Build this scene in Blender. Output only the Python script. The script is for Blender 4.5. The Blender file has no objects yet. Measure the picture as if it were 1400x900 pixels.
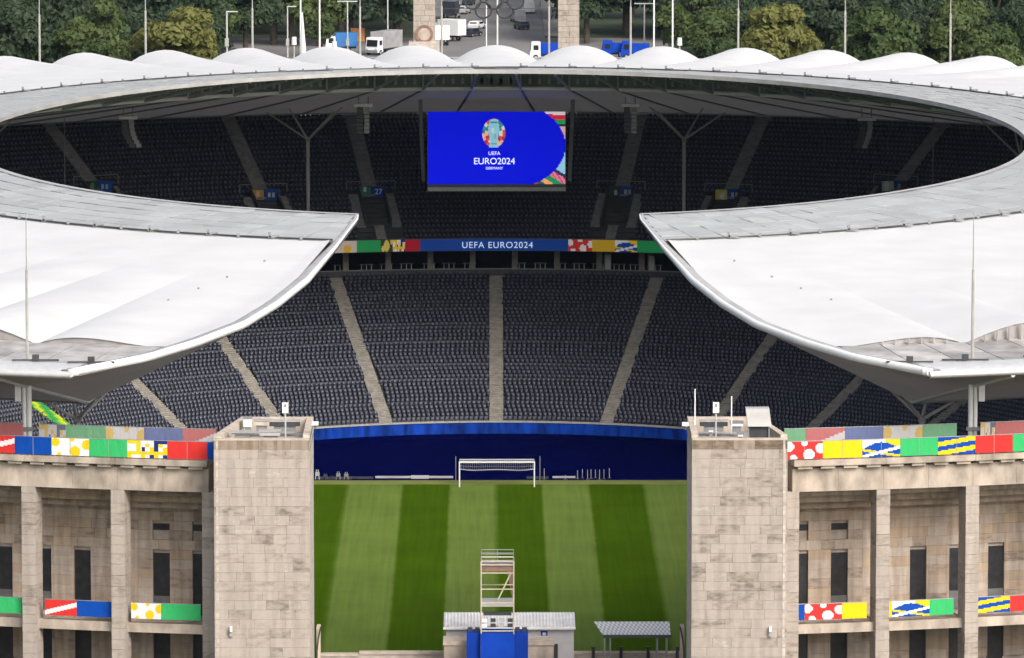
import bpy, math, random
import numpy as np
from mathutils import Vector, Matrix
random.seed(7); RNG = np.random.default_rng(7)
S = bpy.context.scene
R = math.radians

# ---------------------------------------------------------------- camera, sky, sun, exposure
CAM = (-0.8, -550.0, 88.0); FPX = 8370.0; PITCH = R(6.83); YAW = math.atan(32 / FPX)
cd = bpy.data.cameras.new('camera'); cam = bpy.data.objects.new('camera', cd)
S.collection.objects.link(cam); S.camera = cam
cam.location = CAM; cam.rotation_euler = (math.pi / 2 - PITCH, 0, -YAW)
cd.sensor_width = 36; cd.lens = 36 * FPX / 1400; cd.clip_start = 1; cd.clip_end = 20000
SUN_EL, SUN_AZ = R(38), R(148)          # azimuth measured from +Y clockwise
w = bpy.data.worlds.new('World'); S.world = w; w.use_nodes = True
nt = w.node_tree; bg = nt.nodes['Background']
sky = nt.nodes.new('ShaderNodeTexSky'); sky.sky_type = 'NISHITA'; sky.sun_disc = False
sky.sun_elevation = SUN_EL; sky.sun_rotation = SUN_AZ; sky.air_density = 1.0; sky.dust_density = 5.0; sky.ozone_density = 1.0
hs = nt.nodes.new('ShaderNodeHueSaturation'); hs.inputs['Saturation'].default_value = 0.55
nt.links.new(sky.outputs[0], hs.inputs['Color']); nt.links.new(hs.outputs[0], bg.inputs[0]); bg.inputs[1].default_value = 0.15
sl = bpy.data.lights.new('sun', 'SUN'); sl.energy = 1.25; sl.angle = R(26); sl.color = (1.0, 0.96, 0.9)
so = bpy.data.objects.new('sun', sl); S.collection.objects.link(so)
sdir = Vector((math.sin(SUN_AZ) * math.cos(SUN_EL), math.cos(SUN_AZ) * math.cos(SUN_EL), math.sin(SUN_EL)))
so.rotation_euler = sdir.to_track_quat('Z', 'Y').to_euler(); so.location = (0, 0, 200)
S.view_settings.view_transform = 'Standard'; S.view_settings.look = 'None'
S.view_settings.exposure = 0.62; S.view_settings.gamma = 1; S.view_settings.use_curve_mapping = False
S.cycles.max_bounces = 7; S.cycles.diffuse_bounces = 5; S.cycles.glossy_bounces = 2
S.cycles.transparent_max_bounces = 8; S.cycles.use_denoising = True
S.cycles.use_adaptive_sampling = True; S.cycles.adaptive_threshold = 0.02

HAZE = 1.5e-5
G = 11.5                                 # level of the ground outside, the playing field is 0

def pt(px, py, Y=None, Z=None):          # a point of the place from its bearing and one known distance
    cp, sp, cy, sy = math.cos(PITCH), math.sin(PITCH), math.cos(YAW), math.sin(YAW)
    fw = (sy * cp, cy * cp, -sp); rt = (cy, -sy, 0); up = (sy * sp, cy * sp, cp)
    a = (px - 700) / FPX; b = (450 - py) / FPX
    r = [fw[i] + a * rt[i] + b * up[i] for i in range(3)]
    t = (Y - CAM[1]) / r[1] if Y is not None else (Z - CAM[2]) / r[2]
    return Vector([CAM[i] + t * r[i] for i in range(3)])

# ---------------------------------------------------------------- materials
def new_mat(name):
    m = bpy.data.materials.new(name); m.use_nodes = True
    return m, m.node_tree, m.node_tree.nodes['Principled BSDF']

def ramp(nt, stops):
    r = nt.nodes.new('ShaderNodeValToRGB'); e = r.color_ramp.elements
    while len(e) < len(stops): e.new(0.5)
    for i, (p, c) in enumerate(stops): e[i].position = p; e[i].color = (*c, 1)
    return r

def mat(name, col, rough=0.7, var=0.12, scale=1.0, metal=0.0, rnd=0.0, bump=0.0, bscale=None, emit=0.0, spec=0.5, stretch=None):
    m, nt, b = new_mat(name)
    b.inputs['Roughness'].default_value = rough; b.inputs['Metallic'].default_value = metal
    b.inputs['Specular IOR Level'].default_value = spec
    tc = nt.nodes.new('ShaderNodeNewGeometry')
    src = tc.outputs['Position']
    if stretch:
        mp = nt.nodes.new('ShaderNodeVectorMath'); mp.operation = 'MULTIPLY'; mp.inputs[1].default_value = stretch
        nt.links.new(src, mp.inputs[0]); src = mp.outputs[0]
    n = nt.nodes.new('ShaderNodeTexNoise'); n.inputs['Scale'].default_value = scale; n.inputs['Detail'].default_value = 6
    nt.links.new(src, n.inputs['Vector'])
    lo = [max(0, c * (1 - var)) for c in col]; hi = [min(1, c * (1 + var)) for c in col]
    rp = ramp(nt, [(0.3, lo), (0.7, hi)]); nt.links.new(n.outputs['Fac'], rp.inputs[0])
    out = rp.outputs[0]
    if rnd:
        oi = nt.nodes.new('ShaderNodeObjectInfo'); mr = nt.nodes.new('ShaderNodeMapRange')
        mr.inputs['To Min'].default_value = 1 - rnd; mr.inputs['To Max'].default_value = 1 + rnd
        nt.links.new(oi.outputs['Random'], mr.inputs['Value'])
        mx = nt.nodes.new('ShaderNodeVectorMath'); mx.operation = 'SCALE'
        nt.links.new(out, mx.inputs[0]); nt.links.new(mr.outputs[0], mx.inputs['Scale']); out = mx.outputs[0]
    nt.links.new(out, b.inputs['Base Color'])
    if emit:
        nt.links.new(out, b.inputs['Emission Color']); b.inputs['Emission Strength'].default_value = emit
    if bump:
        n2 = nt.nodes.new('ShaderNodeTexNoise'); n2.inputs['Scale'].default_value = bscale or scale * 6
        nt.links.new(src, n2.inputs['Vector'])
        bp = nt.nodes.new('ShaderNodeBump'); bp.inputs['Strength'].default_value = bump; bp.inputs['Distance'].default_value = 0.05
        nt.links.new(n2.outputs['Fac'], bp.inputs['Height']); nt.links.new(bp.outputs[0], b.inputs['Normal'])
    return m

def sheer(m, f, col):
    nt = m.node_tree; tr = nt.nodes.new('ShaderNodeBsdfTranslucent'); tr.inputs['Color'].default_value = (*col, 1)
    mx = nt.nodes.new('ShaderNodeMixShader'); mx.inputs[0].default_value = f
    nt.links.new(nt.nodes['Principled BSDF'].outputs[0], mx.inputs[1]); nt.links.new(tr.outputs[0], mx.inputs[2]); nt.links.new(mx.outputs[0], nt.nodes['Material Output'].inputs[0])
    return m

def print_mat(name, emit=0.0, alpha=1.0, rough=0.6):
    m, nt, b = new_mat(name)
    a = nt.nodes.new('ShaderNodeAttribute'); a.attribute_name = 'print'
    g = nt.nodes.new('ShaderNodeNewGeometry'); n = nt.nodes.new('ShaderNodeTexNoise'); n.inputs['Scale'].default_value = 1.3; n.inputs['Detail'].default_value = 3
    mv = nt.nodes.new('ShaderNodeVectorMath'); mv.operation = 'MULTIPLY'; mv.inputs[1].default_value = (1.6, 1.6, .7)
    nt.links.new(g.outputs['Position'], mv.inputs[0]); nt.links.new(mv.outputs[0], n.inputs['Vector'])
    bp = nt.nodes.new('ShaderNodeBump'); bp.inputs['Strength'].default_value = .6 if not emit else 0; bp.inputs['Distance'].default_value = .12
    nt.links.new(n.outputs['Fac'], bp.inputs['Height']); nt.links.new(bp.outputs[0], b.inputs['Normal'])
    nt.links.new(a.outputs['Color'], b.inputs['Base Color']); b.inputs['Roughness'].default_value = rough; b.inputs['Specular IOR Level'].default_value = .15
    if emit:
        nt.links.new(a.outputs['Color'], b.inputs['Emission Color']); b.inputs['Emission Strength'].default_value = emit
        b.inputs['Base Color'].default_value = (0, 0, 0, 1)
    if alpha < 1: b.inputs['Alpha'].default_value = alpha
    return m

def stone_mat(name, cols, dirt=0.35, jitter=0.5):
    m, nt, b = new_mat(name); b.inputs['Roughness'].default_value = 0.85
    b.inputs['Specular IOR Level'].default_value = 0.2
    oi = nt.nodes.new('ShaderNodeObjectInfo'); g = nt.nodes.new('ShaderNodeNewGeometry')
    n = nt.nodes.new('ShaderNodeTexNoise'); n.inputs['Scale'].default_value = 1.6; n.inputs['Detail'].default_value = 8
    mp = nt.nodes.new('ShaderNodeVectorMath'); mp.operation = 'MULTIPLY'; mp.inputs[1].default_value = (1, 1, 2.6)
    nt.links.new(g.outputs['Position'], mp.inputs[0]); nt.links.new(mp.outputs[0], n.inputs['Vector'])
    mix = nt.nodes.new('ShaderNodeMath'); mix.operation = 'MULTIPLY_ADD'
    ms = nt.nodes.new('ShaderNodeMath'); ms.operation = 'MULTIPLY_ADD'
    ms.inputs[1].default_value = 1 - jitter; ms.inputs[2].default_value = 0.0
    nt.links.new(n.outputs['Fac'], ms.inputs[0])
    nt.links.new(oi.outputs['Random'], mix.inputs[0]); mix.inputs[1].default_value = jitter; nt.links.new(ms.outputs[0], mix.inputs[2])
    k = len(cols); rp = ramp(nt, [(0.22 + 0.56 * i / (k - 1), c) for i, c in enumerate(cols)])
    nt.links.new(mix.outputs[0], rp.inputs[0])
    # weather streaks
    st = nt.nodes.new('ShaderNodeTexNoise'); st.inputs['Scale'].default_value = 1.0; st.inputs['Detail'].default_value = 5
    mv = nt.nodes.new('ShaderNodeVectorMath'); mv.operation = 'MULTIPLY'; mv.inputs[1].default_value = (2.2, 2.2, 0.25)
    nt.links.new(g.outputs['Position'], mv.inputs[0]); nt.links.new(mv.outputs[0], st.inputs['Vector'])
    sr = ramp(nt, [(0.35, (1 - dirt,) * 3), (0.6, (1, 1, 1))]); nt.links.new(st.outputs['Fac'], sr.inputs[0])
    mm = nt.nodes.new('ShaderNodeMix'); mm.data_type = 'RGBA'; mm.blend_type = 'MULTIPLY'; mm.inputs['Factor'].default_value = 1
    nt.links.new(rp.outputs[0], mm.inputs['A']); nt.links.new(sr.outputs[0], mm.inputs['B'])
    nt.links.new(mm.outputs['Result'], b.inputs['Base Color'])
    bn = nt.nodes.new('ShaderNodeTexNoise'); bn.inputs['Scale'].default_value = 9; bn.inputs['Detail'].default_value = 6
    nt.links.new(g.outputs['Position'], bn.inputs['Vector'])
    bp = nt.nodes.new('ShaderNodeBump'); bp.inputs['Strength'].default_value = 0.5; bp.inputs['Distance'].default_value = 0.03
    nt.links.new(bn.outputs['Fac'], bp.inputs['Height']); nt.links.new(bp.outputs[0], b.inputs['Normal'])
    return m

M = {}
M['stone'] = stone_mat('limestone', [(.21, .175, .15), (.33, .28, .24), (.40, .345, .30), (.425, .365, .32), (.385, .335, .295), (.485, .422, .37)], .16, .33)
M['stone_top'] = stone_mat('stained_top_stone', [(.14, .105, .08), (.26, .20, .15), (.33, .25, .185), (.30, .245, .20), (.38, .30, .23)], .35, .5)
M['stone_in'] = stone_mat('weathered_limestone', [(.26, .205, .165), (.39, .315, .255), (.46, .345, .245), (.42, .35, .29), (.47, .39, .325), (.50, .425, .36)], 0.3, .45)
M['stone_plain'] = mat('limestone_blocks', (.47, .41, .36), .85, .25, 1.2, bump=.4, stretch=(1, 1, 2.5))
M['stone_trim'] = mat('stained_limestone', (.40, .335, .275), .85, .40, .9, bump=.5, stretch=(1, 1, .5))
M['joint'] = mat('mortar', (.36, .305, .265), .95, .2, 2)
M['void'] = mat('dark_opening', (.02, .02, .023), .35, .5, 2)
M['doorpanel'] = mat('grey_door_panel', (.12, .12, .12), .5, .2, 2)
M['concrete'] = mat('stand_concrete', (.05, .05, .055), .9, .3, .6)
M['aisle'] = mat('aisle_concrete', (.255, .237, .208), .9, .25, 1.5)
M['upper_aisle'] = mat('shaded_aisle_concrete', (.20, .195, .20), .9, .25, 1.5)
M['seat'] = mat('seat_highlight_plastic', (.082, .090, .130), .4, .45, 2.2)  # paler tone paints the sky highlight on each backrest top
M['seat_dark'] = mat('dark_seat_plastic', (.016, .017, .026), .5, .4, 3.0)  # rest of the seat, kept dark so the painted highlight stands out
M['rail'] = mat('parapet_concrete', (.35, .34, .32), .8, .15, 2)
M['darkwall'] = mat('concourse_wall', (.03, .029, .03), .9, .3, .5)
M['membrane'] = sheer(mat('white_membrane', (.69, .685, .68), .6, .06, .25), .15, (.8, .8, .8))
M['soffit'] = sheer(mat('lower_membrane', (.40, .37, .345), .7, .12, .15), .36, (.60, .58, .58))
M['pane'] = sheer(mat('frosted_roof_glass', (.52, .52, .51), .35, .10, .35, rnd=.10), .25, (.6, .65, .62))
M['frame'] = mat('glass_frame', (.40, .40, .40), .5, .1, 2)
M['deck'] = mat('roof_deck_metal', (.36, .34, .325), .5, .30, .7, rnd=.22)
M['lunette'] = mat('roof_lunette', (.30, .28, .27), .6, .2, .8)
M['steel'] = mat('light_steel', (.55, .55, .55), .45, .08, 2, metal=.2)
M['white'] = mat('white_paint', (.78, .78, .78), .45, .05, 2)
M['gsteel'] = mat('grey_steel', (.24, .24, .25), .5, .1, 2, metal=.2)
M['dsteel'] = mat('dark_steel', (.04, .042, .045), .5, .2, 2)
M['gutter'] = mat('roof_edge_gutter', (.38, .37, .36), .5, .15, .6)
M['cavity'] = mat('truss_cavity', (.19, .23, .215), .8, .3, .4)
M['track'] = mat('navy_track', (.0010, .0016, .040), .9, .15, .15, spec=0.0)
M['bluebanner'] = mat('blue_banner', (.003, .036, .27), .6, .6, .8, spec=.1, stretch=(1.6, 1.6, .4))
M['blue'] = mat('blue_cladding', (.003, .05, .40), .7, .12, 1, spec=.15)
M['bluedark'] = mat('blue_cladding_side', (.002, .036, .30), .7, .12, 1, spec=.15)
M['asphalt'] = mat('asphalt', (.17, .162, .158), .9, .2, .05)
M['paving'] = mat('paving', (.20, .19, .175), .9, .2, .08)
M['soil'] = mat('park_ground', (.035, .05, .02), .95, .35, .06)
M['beige'] = mat('sandstone_wall', (.48, .40, .33), .85, .2, 1.5)
M['brown'] = mat('brown_board', (.22, .13, .10), .7, .25, 1.5)
M['timber'] = mat('scaffold_pole', (.52, .46, .34), .6, .15, 2)
M['sheet'] = mat('ribbed_roof_sheet', (.68, .66, .66), .5, .12, 1)
M['cabin'] = mat('cabin_wall', (.52, .51, .52), .6, .08, 1)
M['checker'] = mat('canopy_sheet', (.42, .43, .46), .5, .2, 3)
M['net'] = mat('goal_net', (.45, .45, .52), .8, .1, 5)
M['bark'] = mat('bark', (.07, .055, .04), .9, .3, 2)
M['rubber'] = mat('tyre', (.02, .02, .02), .8, .1, 2)
M['carglass'] = mat('vehicle_glass', (.015, .018, .02), .1, .1, 2)
M['cargrey'] = mat('silver_paint', (.42, .42, .43), .35, .05, 2)
M['cardark'] = mat('dark_paint', (.03, .035, .05), .3, .05, 2)
M['carred'] = mat('red_paint', (.30, .02, .02), .35, .05, 2)
M['truckblue'] = mat('truck_blue', (.02, .14, .38), .45, .15, .6)
M['tarp'] = mat('trailer_tarp', (.30, .29, .30), .6, .2, .8)
M['orange'] = mat('orange_board', (.5, .2, .05), .6, .2, .5)
M['print'] = print_mat('banner_print')
M['paleprint'] = print_mat('wind_screen_print', rough=.35)
M['screen'] = print_mat('screen_pixels', emit=.40)
M['led'] = print_mat('ribbon_pixels', emit=.14)
M['screen_text'] = mat('screen_lettering', (.75, .8, .95), .5, .02, 1, emit=.7)
M['led_text'] = mat('ribbon_lettering', (.55, .68, .85), .5, .02, 1, emit=.45)

def pitch_mat():
    m, nt, b = new_mat('mown_turf'); b.inputs['Roughness'].default_value = .9; b.inputs['Specular IOR Level'].default_value = 0
    g = nt.nodes.new('ShaderNodeNewGeometry'); sx = nt.nodes.new('ShaderNodeSeparateXYZ'); nt.links.new(g.outputs['Position'], sx.inputs[0])
    wob = nt.nodes.new('ShaderNodeTexNoise'); wob.inputs['Scale'].default_value = .35; wob.inputs['Detail'].default_value = 2
    nt.links.new(g.outputs['Position'], wob.inputs['Vector'])
    wm = nt.nodes.new('ShaderNodeMath'); wm.operation = 'MULTIPLY_ADD'; wm.inputs[1].default_value = .22; nt.links.new(wob.outputs['Fac'], wm.inputs[0]); nt.links.new(sx.outputs['X'], wm.inputs[2])
    mr = nt.nodes.new('ShaderNodeMapRange'); mr.inputs['From Min'].default_value = -40.25; mr.inputs['From Max'].default_value = 40.25
    nt.links.new(wm.outputs[0], mr.inputs['Value'])
    r = nt.nodes.new('ShaderNodeValToRGB'); e = r.color_ramp.elements
    edges = [-40, -36.66, -31.16, -25.66, -20.16, -14.66, -9.16, -4.58, 0, 4.58, 9.16, 14.66, 20.16, 25.66, 31.16, 36.66]
    dk, lt = (.046, .092, .0025, 1), (.122, .178, .036, 1)
    r.color_ramp.interpolation = 'LINEAR'
    cols = [dk if i % 2 == 0 else lt for i in range(len(edges))]
    stops = []
    for i, x in enumerate(edges):
        p = (x + 40) / 80
        if i: stops.append((p - .0012, cols[i - 1]))
        stops.append((p + .0012 if i else 0, cols[i]))
    while len(e) < len(stops): e.new(.5)
    for i, (p, c) in enumerate(stops): e[i].position = p; e[i].color = c
    nt.links.new(mr.outputs[0], r.inputs[0])
    n = nt.nodes.new('ShaderNodeTexNoise'); n.inputs['Scale'].default_value = 1.0; n.inputs['Detail'].default_value = 5
    mv = nt.nodes.new('ShaderNodeVectorMath'); mv.operation = 'MULTIPLY'; mv.inputs[1].default_value = (2.2, .05, 1)
    nt.links.new(g.outputs['Position'], mv.inputs[0]); nt.links.new(mv.outputs[0], n.inputs['Vector'])
    n2 = nt.nodes.new('ShaderNodeTexNoise'); n2.inputs['Scale'].default_value = .12; n2.inputs['Detail'].default_value = 4
    nt.links.new(g.outputs['Position'], n2.inputs['Vector'])
    ad = nt.nodes.new('ShaderNodeMath'); ad.operation = 'ADD'; nt.links.new(n.outputs['Fac'], ad.inputs[0]); nt.links.new(n2.outputs['Fac'], ad.inputs[1])
    rr = ramp(nt, [(.35, (.82,) * 3), (.65, (1.16,) * 3)])
    hv = nt.nodes.new('ShaderNodeMath'); hv.operation = 'MULTIPLY'; hv.inputs[1].default_value = .5; nt.links.new(ad.outputs[0], hv.inputs[0]); nt.links.new(hv.outputs[0], rr.inputs[0])
    mm = nt.nodes.new('ShaderNodeMix'); mm.data_type = 'RGBA'; mm.blend_type = 'MULTIPLY'; mm.inputs['Factor'].default_value = 1
    nt.links.new(r.outputs[0], mm.inputs['A']); nt.links.new(rr.outputs[0], mm.inputs['B']); nt.links.new(mm.outputs['Result'], b.inputs['Base Color'])
    return m
M['pitch'] = pitch_mat()
M['verge'] = mat('turf_verge', (.15, .17, .035), .9, .15, .5)

def leaf_mat(name, a, c):
    m, nt, b = new_mat(name); b.inputs['Roughness'].default_value = .6; b.inputs['Specular IOR Level'].default_value = .25
    g = nt.nodes.new('ShaderNodeNewGeometry'); oi = nt.nodes.new('ShaderNodeObjectInfo')
    n = nt.nodes.new('ShaderNodeTexNoise'); n.inputs['Scale'].default_value = .45; n.inputs['Detail'].default_value = 4
    nt.links.new(g.outputs['Position'], n.inputs['Vector'])
    s = nt.nodes.new('ShaderNodeMath'); s.operation = 'MULTIPLY_ADD'; s.inputs[1].default_value = .5
    nt.links.new(oi.outputs['Random'], s.inputs[0])
    h = nt.nodes.new('ShaderNodeMath'); h.operation = 'MULTIPLY'; h.inputs[1].default_value = .6; nt.links.new(n.outputs['Fac'], h.inputs[0]); nt.links.new(h.outputs[0], s.inputs[2])
    rp = ramp(nt, [(.15, a), (.8, c)]); nt.links.new(s.outputs[0], rp.inputs[0]); nt.links.new(rp.outputs[0], b.inputs['Base Color'])
    tr = nt.nodes.new('ShaderNodeBsdfTranslucent'); nt.links.new(rp.outputs[0], tr.inputs['Color'])
    mx = nt.nodes.new('ShaderNodeMixShader'); mx.inputs[0].default_value = .38
    nt.links.new(b.outputs[0], mx.inputs[1]); nt.links.new(tr.outputs[0], mx.inputs[2]); nt.links.new(mx.outputs[0], nt.nodes['Material Output'].inputs[0])
    return m
M['leaf_dark'] = leaf_mat('dark_foliage', (.026, .048, .028), (.060, .090, .044))
M['leaf_mid'] = leaf_mat('green_foliage', (.045, .076, .026), (.105, .142, .046))
M['leaf_yellow'] = leaf_mat('yellowing_foliage', (.098, .115, .030), (.19, .195, .056))

# ---------------------------------------------------------------- building helpers
WL = {}                                   # world position of every object's origin
def link(o, wl=(0, 0, 0), parent=None):
    S.collection.objects.link(o); wl = Vector(wl)
    if parent is not None:
        o.parent = parent; o.location = wl - WL[parent.name]
    else: o.location = wl
    WL[o.name] = wl
    return o

def tag(o, label=None, cat=None, group=None, kind=None):
    if label: o['label'] = label
    if cat: o['category'] = cat
    if group: o['group'] = group
    if kind: o['kind'] = kind
    return o

def empty(name, loc, label=None, cat=None, group=None, parent=None):
    o = bpy.data.objects.new(name, None); o.empty_display_size = .5
    link(o, loc, parent); return tag(o, label, cat, group)

class MB:
    def __init__(s): s.v = []; s.f = []; s.c = []
    def face(s, pts, col=None):
        n = len(s.v); s.v += [tuple(p) for p in pts]; s.f.append(tuple(range(n, n + len(pts)))); s.c.append(col)
    def hexa(s, p, col=None):             # p: 4 bottom then 4 top, counter-clockwise
        n = len(s.v); s.v += [tuple(q) for q in p]
        for f in ((3, 2, 1, 0), (4, 5, 6, 7), (0, 1, 5, 4), (1, 2, 6, 5), (2, 3, 7, 6), (3, 0, 4, 7)):
            s.f.append(tuple(n + i for i in f)); s.c.append(col)
    def box(s, c, size, rz=0, col=None):
        hx, hy, hz = size[0] / 2, size[1] / 2, size[2] / 2; ca, sa = math.cos(rz), math.sin(rz)
        s.hexa([(c[0] + x * ca - y * sa, c[1] + x * sa + y * ca, c[2] + z) for z in (-hz, hz) for x, y in ((-hx, -hy), (hx, -hy), (hx, hy), (-hx, hy))], col)
        return s
    def seg(s, p, q, z0, z1, depth, col=None):   # upright slab: front line p->q (front on the right-hand side), depth behind it
        d = Vector((q[0] - p[0], q[1] - p[1])).normalized(); n = Vector((-d.y, d.x)) * depth
        s.hexa([(p[0], p[1], z0), (q[0], q[1], z0), (q[0] + n.x, q[1] + n.y, z0), (p[0] + n.x, p[1] + n.y, z0),
                (p[0], p[1], z1), (q[0], q[1], z1), (q[0] + n.x, q[1] + n.y, z1), (p[0] + n.x, p[1] + n.y, z1)], col)
        return s
    def tube(s, p, q, r, n=6, r2=None):
        p, q = Vector(p), Vector(q); d = (q - p).normalized(); r2 = r if r2 is None else r2
        u = d.orthogonal().normalized(); v = d.cross(u); k = len(s.v)
        for c, rr in ((p, r), (q, r2)):
            for i in range(n):
                a = 2 * math.pi * i / n; s.v.append(tuple(c + (u * math.cos(a) + v * math.sin(a)) * rr))
        for i in range(n):
            j = (i + 1) % n; s.f.append((k + i, k + j, k + n + j, k + n + i)); s.c.append(None)
        s.f.append(tuple(k + i for i in reversed(range(n)))); s.f.append(tuple(k + n + i for i in range(n))); s.c += [None, None]
        return s
    def path(s, pts, r, n=6):
        for a, b in zip(pts, pts[1:]): s.tube(a, b, r, n)
        return s
    def grid(s, P):                        # P[i][j] rows of points -> shared-vertex quads
        n = len(s.v); w_ = len(P[0])
        for row in P: s.v += [tuple(p) for p in row]
        for i in range(len(P) - 1):
            for j in range(w_ - 1):
                s.f.append((n + i * w_ + j, n + i * w_ + j + 1, n + (i + 1) * w_ + j + 1, n + (i + 1) * w_ + j)); s.c.append(None)
        return s
    def build(s, name, m, parent=None, smooth=False, kind=None):
        v = np.array(s.v, dtype=np.float64)
        lo, hi = v.min(0), v.max(0); o0 = Vector(((lo[0] + hi[0]) / 2, (lo[1] + hi[1]) / 2, lo[2]))
        me = bpy.data.meshes.new(name); me.from_pydata((v - np.array(o0)).tolist(), [], s.f)
        if any(c is not None for c in s.c):
            at = me.attributes.new('print', 'FLOAT_COLOR', 'CORNER'); arr = []
            for f, c in zip(s.f, s.c): arr += [*(c or (.2, .2, .2)), 1.0] * len(f)
            at.data.foreach_set('color', arr)
        me.materials.append(M[m]); 
        if smooth: me.polygons.foreach_set('use_smooth', [True] * len(me.polygons))
        me.update()
        o = bpy.data.objects.new(name, me); link(o, o0, parent)
        if kind: o['kind'] = kind
        return o

def scatter(name, tv, tf, pos, ax, ay, m, parent=None, kind=None, sc=None):
    """one mesh of many copies of a small quad template; ax, ay are the local axes of every copy"""
    tv = np.array(tv); tf = np.array(tf); n = len(pos); az = np.tile([0, 0, 1.0], (n, 1))
    k = np.ones((n, 1, 1)) if sc is None else np.array(sc)[:, None, None]
    V = pos[:, None, :] + (tv[None, :, 0:1] * ax[:, None, :] + tv[None, :, 1:2] * ay[:, None, :] + tv[None, :, 2:3] * az[:, None, :]) * k
    Fa = (tf[None] + (np.arange(n) * len(tv))[:, None, None]).reshape(-1, 4); V = V.reshape(-1, 3)
    lo, hi = V.min(0), V.max(0); o0 = np.array([(lo[0] + hi[0]) / 2, (lo[1] + hi[1]) / 2, lo[2]])
    me = bpy.data.meshes.new(name); me.vertices.add(len(V)); me.vertices.foreach_set('co', (V - o0).astype(np.float32).ravel())
    me.loops.add(Fa.size); me.loops.foreach_set('vertex_index', Fa.astype(np.int32).ravel())
    me.polygons.add(len(Fa)); me.polygons.foreach_set('loop_start', np.arange(0, Fa.size, 4, dtype=np.int32))
    me.polygons.foreach_set('loop_total', np.full(len(Fa), 4, dtype=np.int32)); me.update(calc_edges=True); me.validate()
    me.materials.append(M[m]); o = bpy.data.objects.new(name, me); link(o, Vector(o0), parent)
    if kind: o['kind'] = kind
    return o

def unit_stone(name, m, bev=.03):
    """a dressed block, chamfered on its outer (-y) face; unit size, scaled where it is laid"""
    b = .5; i = .5 - bev
    mb = MB(); mb.v = [(-b, b, -b), (b, b, -b), (b, b, b), (-b, b, b), (-b, -.455, -b), (b, -.455, -b), (b, -.455, b), (-b, -.455, b),
                       (-i, -b, -i), (i, -b, -i), (i, -b, i), (-i, -b, i)]
    mb.f = [(0, 1, 5, 4), (1, 2, 6, 5), (2, 3, 7, 6), (3, 0, 4, 7), (4, 5, 9, 8), (5, 6, 10, 9), (6, 7, 11, 10), (7, 4, 8, 11), (8, 9, 10, 11), (3, 2, 1, 0)]
    me = bpy.data.meshes.new(name); me.from_pydata(mb.v, [], mb.f); me.materials.append(M[m]); me.update(); return me
ST = unit_stone('dressed_stone', 'stone', .008); ST_TOP = unit_stone('stained_stone', 'stone_top', .008); ST_IN = unit_stone('gallery_stone', 'stone_in', .008)

def lay(me, name, parent, c, size, rz):
    o = bpy.data.objects.new(name, me); link(o, c, parent); o.scale = size; o.rotation_euler = (0, 0, rz); return o

def courses(me, parent, p, q, z0, z1, h, thick, wmin, wmax, holes=(), name='stone', limit=300):
    """stones laid in courses on the face p->q (front to the right of travel); holes are (u0,u1,z0,z1)"""
    p, q = Vector(p[:2]), Vector(q[:2]); L = (q - p).length; d = (q - p) / L; nrm = Vector((-d.y, d.x)); rz = math.atan2(d.y, d.x)
    n = max(1, round((z1 - z0) / h)); hh = (z1 - z0) / n; cnt = 0
    for i in range(n):
        za, zb = z0 + i * hh, z0 + (i + 1) * hh; spans = [(0, L)]
        for (a, b, c0, c1) in holes:
            if zb > c0 + .05 and za < c1 - .05:
                new = []
                for s0, s1 in spans:
                    if b <= s0 or a >= s1: new.append((s0, s1)); continue
                    if a > s0: new.append((s0, a))
                    if b < s1: new.append((b, s1))
                spans = new
        for s0, s1 in spans:
            u = s0
            while u < s1 - .02:
                wd = random.uniform(wmin, wmax)
                if s1 - u - wd < wmin * .7: wd = s1 - u
                cc = p + d * (u + wd / 2) + nrm * (thick / 2 - random.uniform(0, .012))
                lay(me, name, parent, (cc.x, cc.y, (za + zb) / 2), (wd - .007, thick, hh - .007), rz); u += wd; cnt += 1
    return cnt

def text(body, size, c, m, parent, name='lettering', depth=.02, spacing=1.0):
    cu = bpy.data.curves.new(name, 'FONT'); cu.body = body; cu.size = size; cu.align_x = 'CENTER'; cu.align_y = 'CENTER'; cu.extrude = depth; cu.space_character = spacing
    t = bpy.data.objects.new(name, cu); S.collection.objects.link(t)
    me = bpy.data.meshes.new_from_object(t.evaluated_get(bpy.context.evaluated_depsgraph_get()))
    bpy.data.objects.remove(t); me.materials.clear(); me.materials.append(M[m])
    o = bpy.data.objects.new(name, me); link(o, c, parent); o.rotation_euler = (math.pi / 2, 0, 0); return o

def ell(a, b, phi):                       # phi from the far end (+Y), clockwise
    return Vector((b * math.sin(phi), a * math.cos(phi)))

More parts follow.
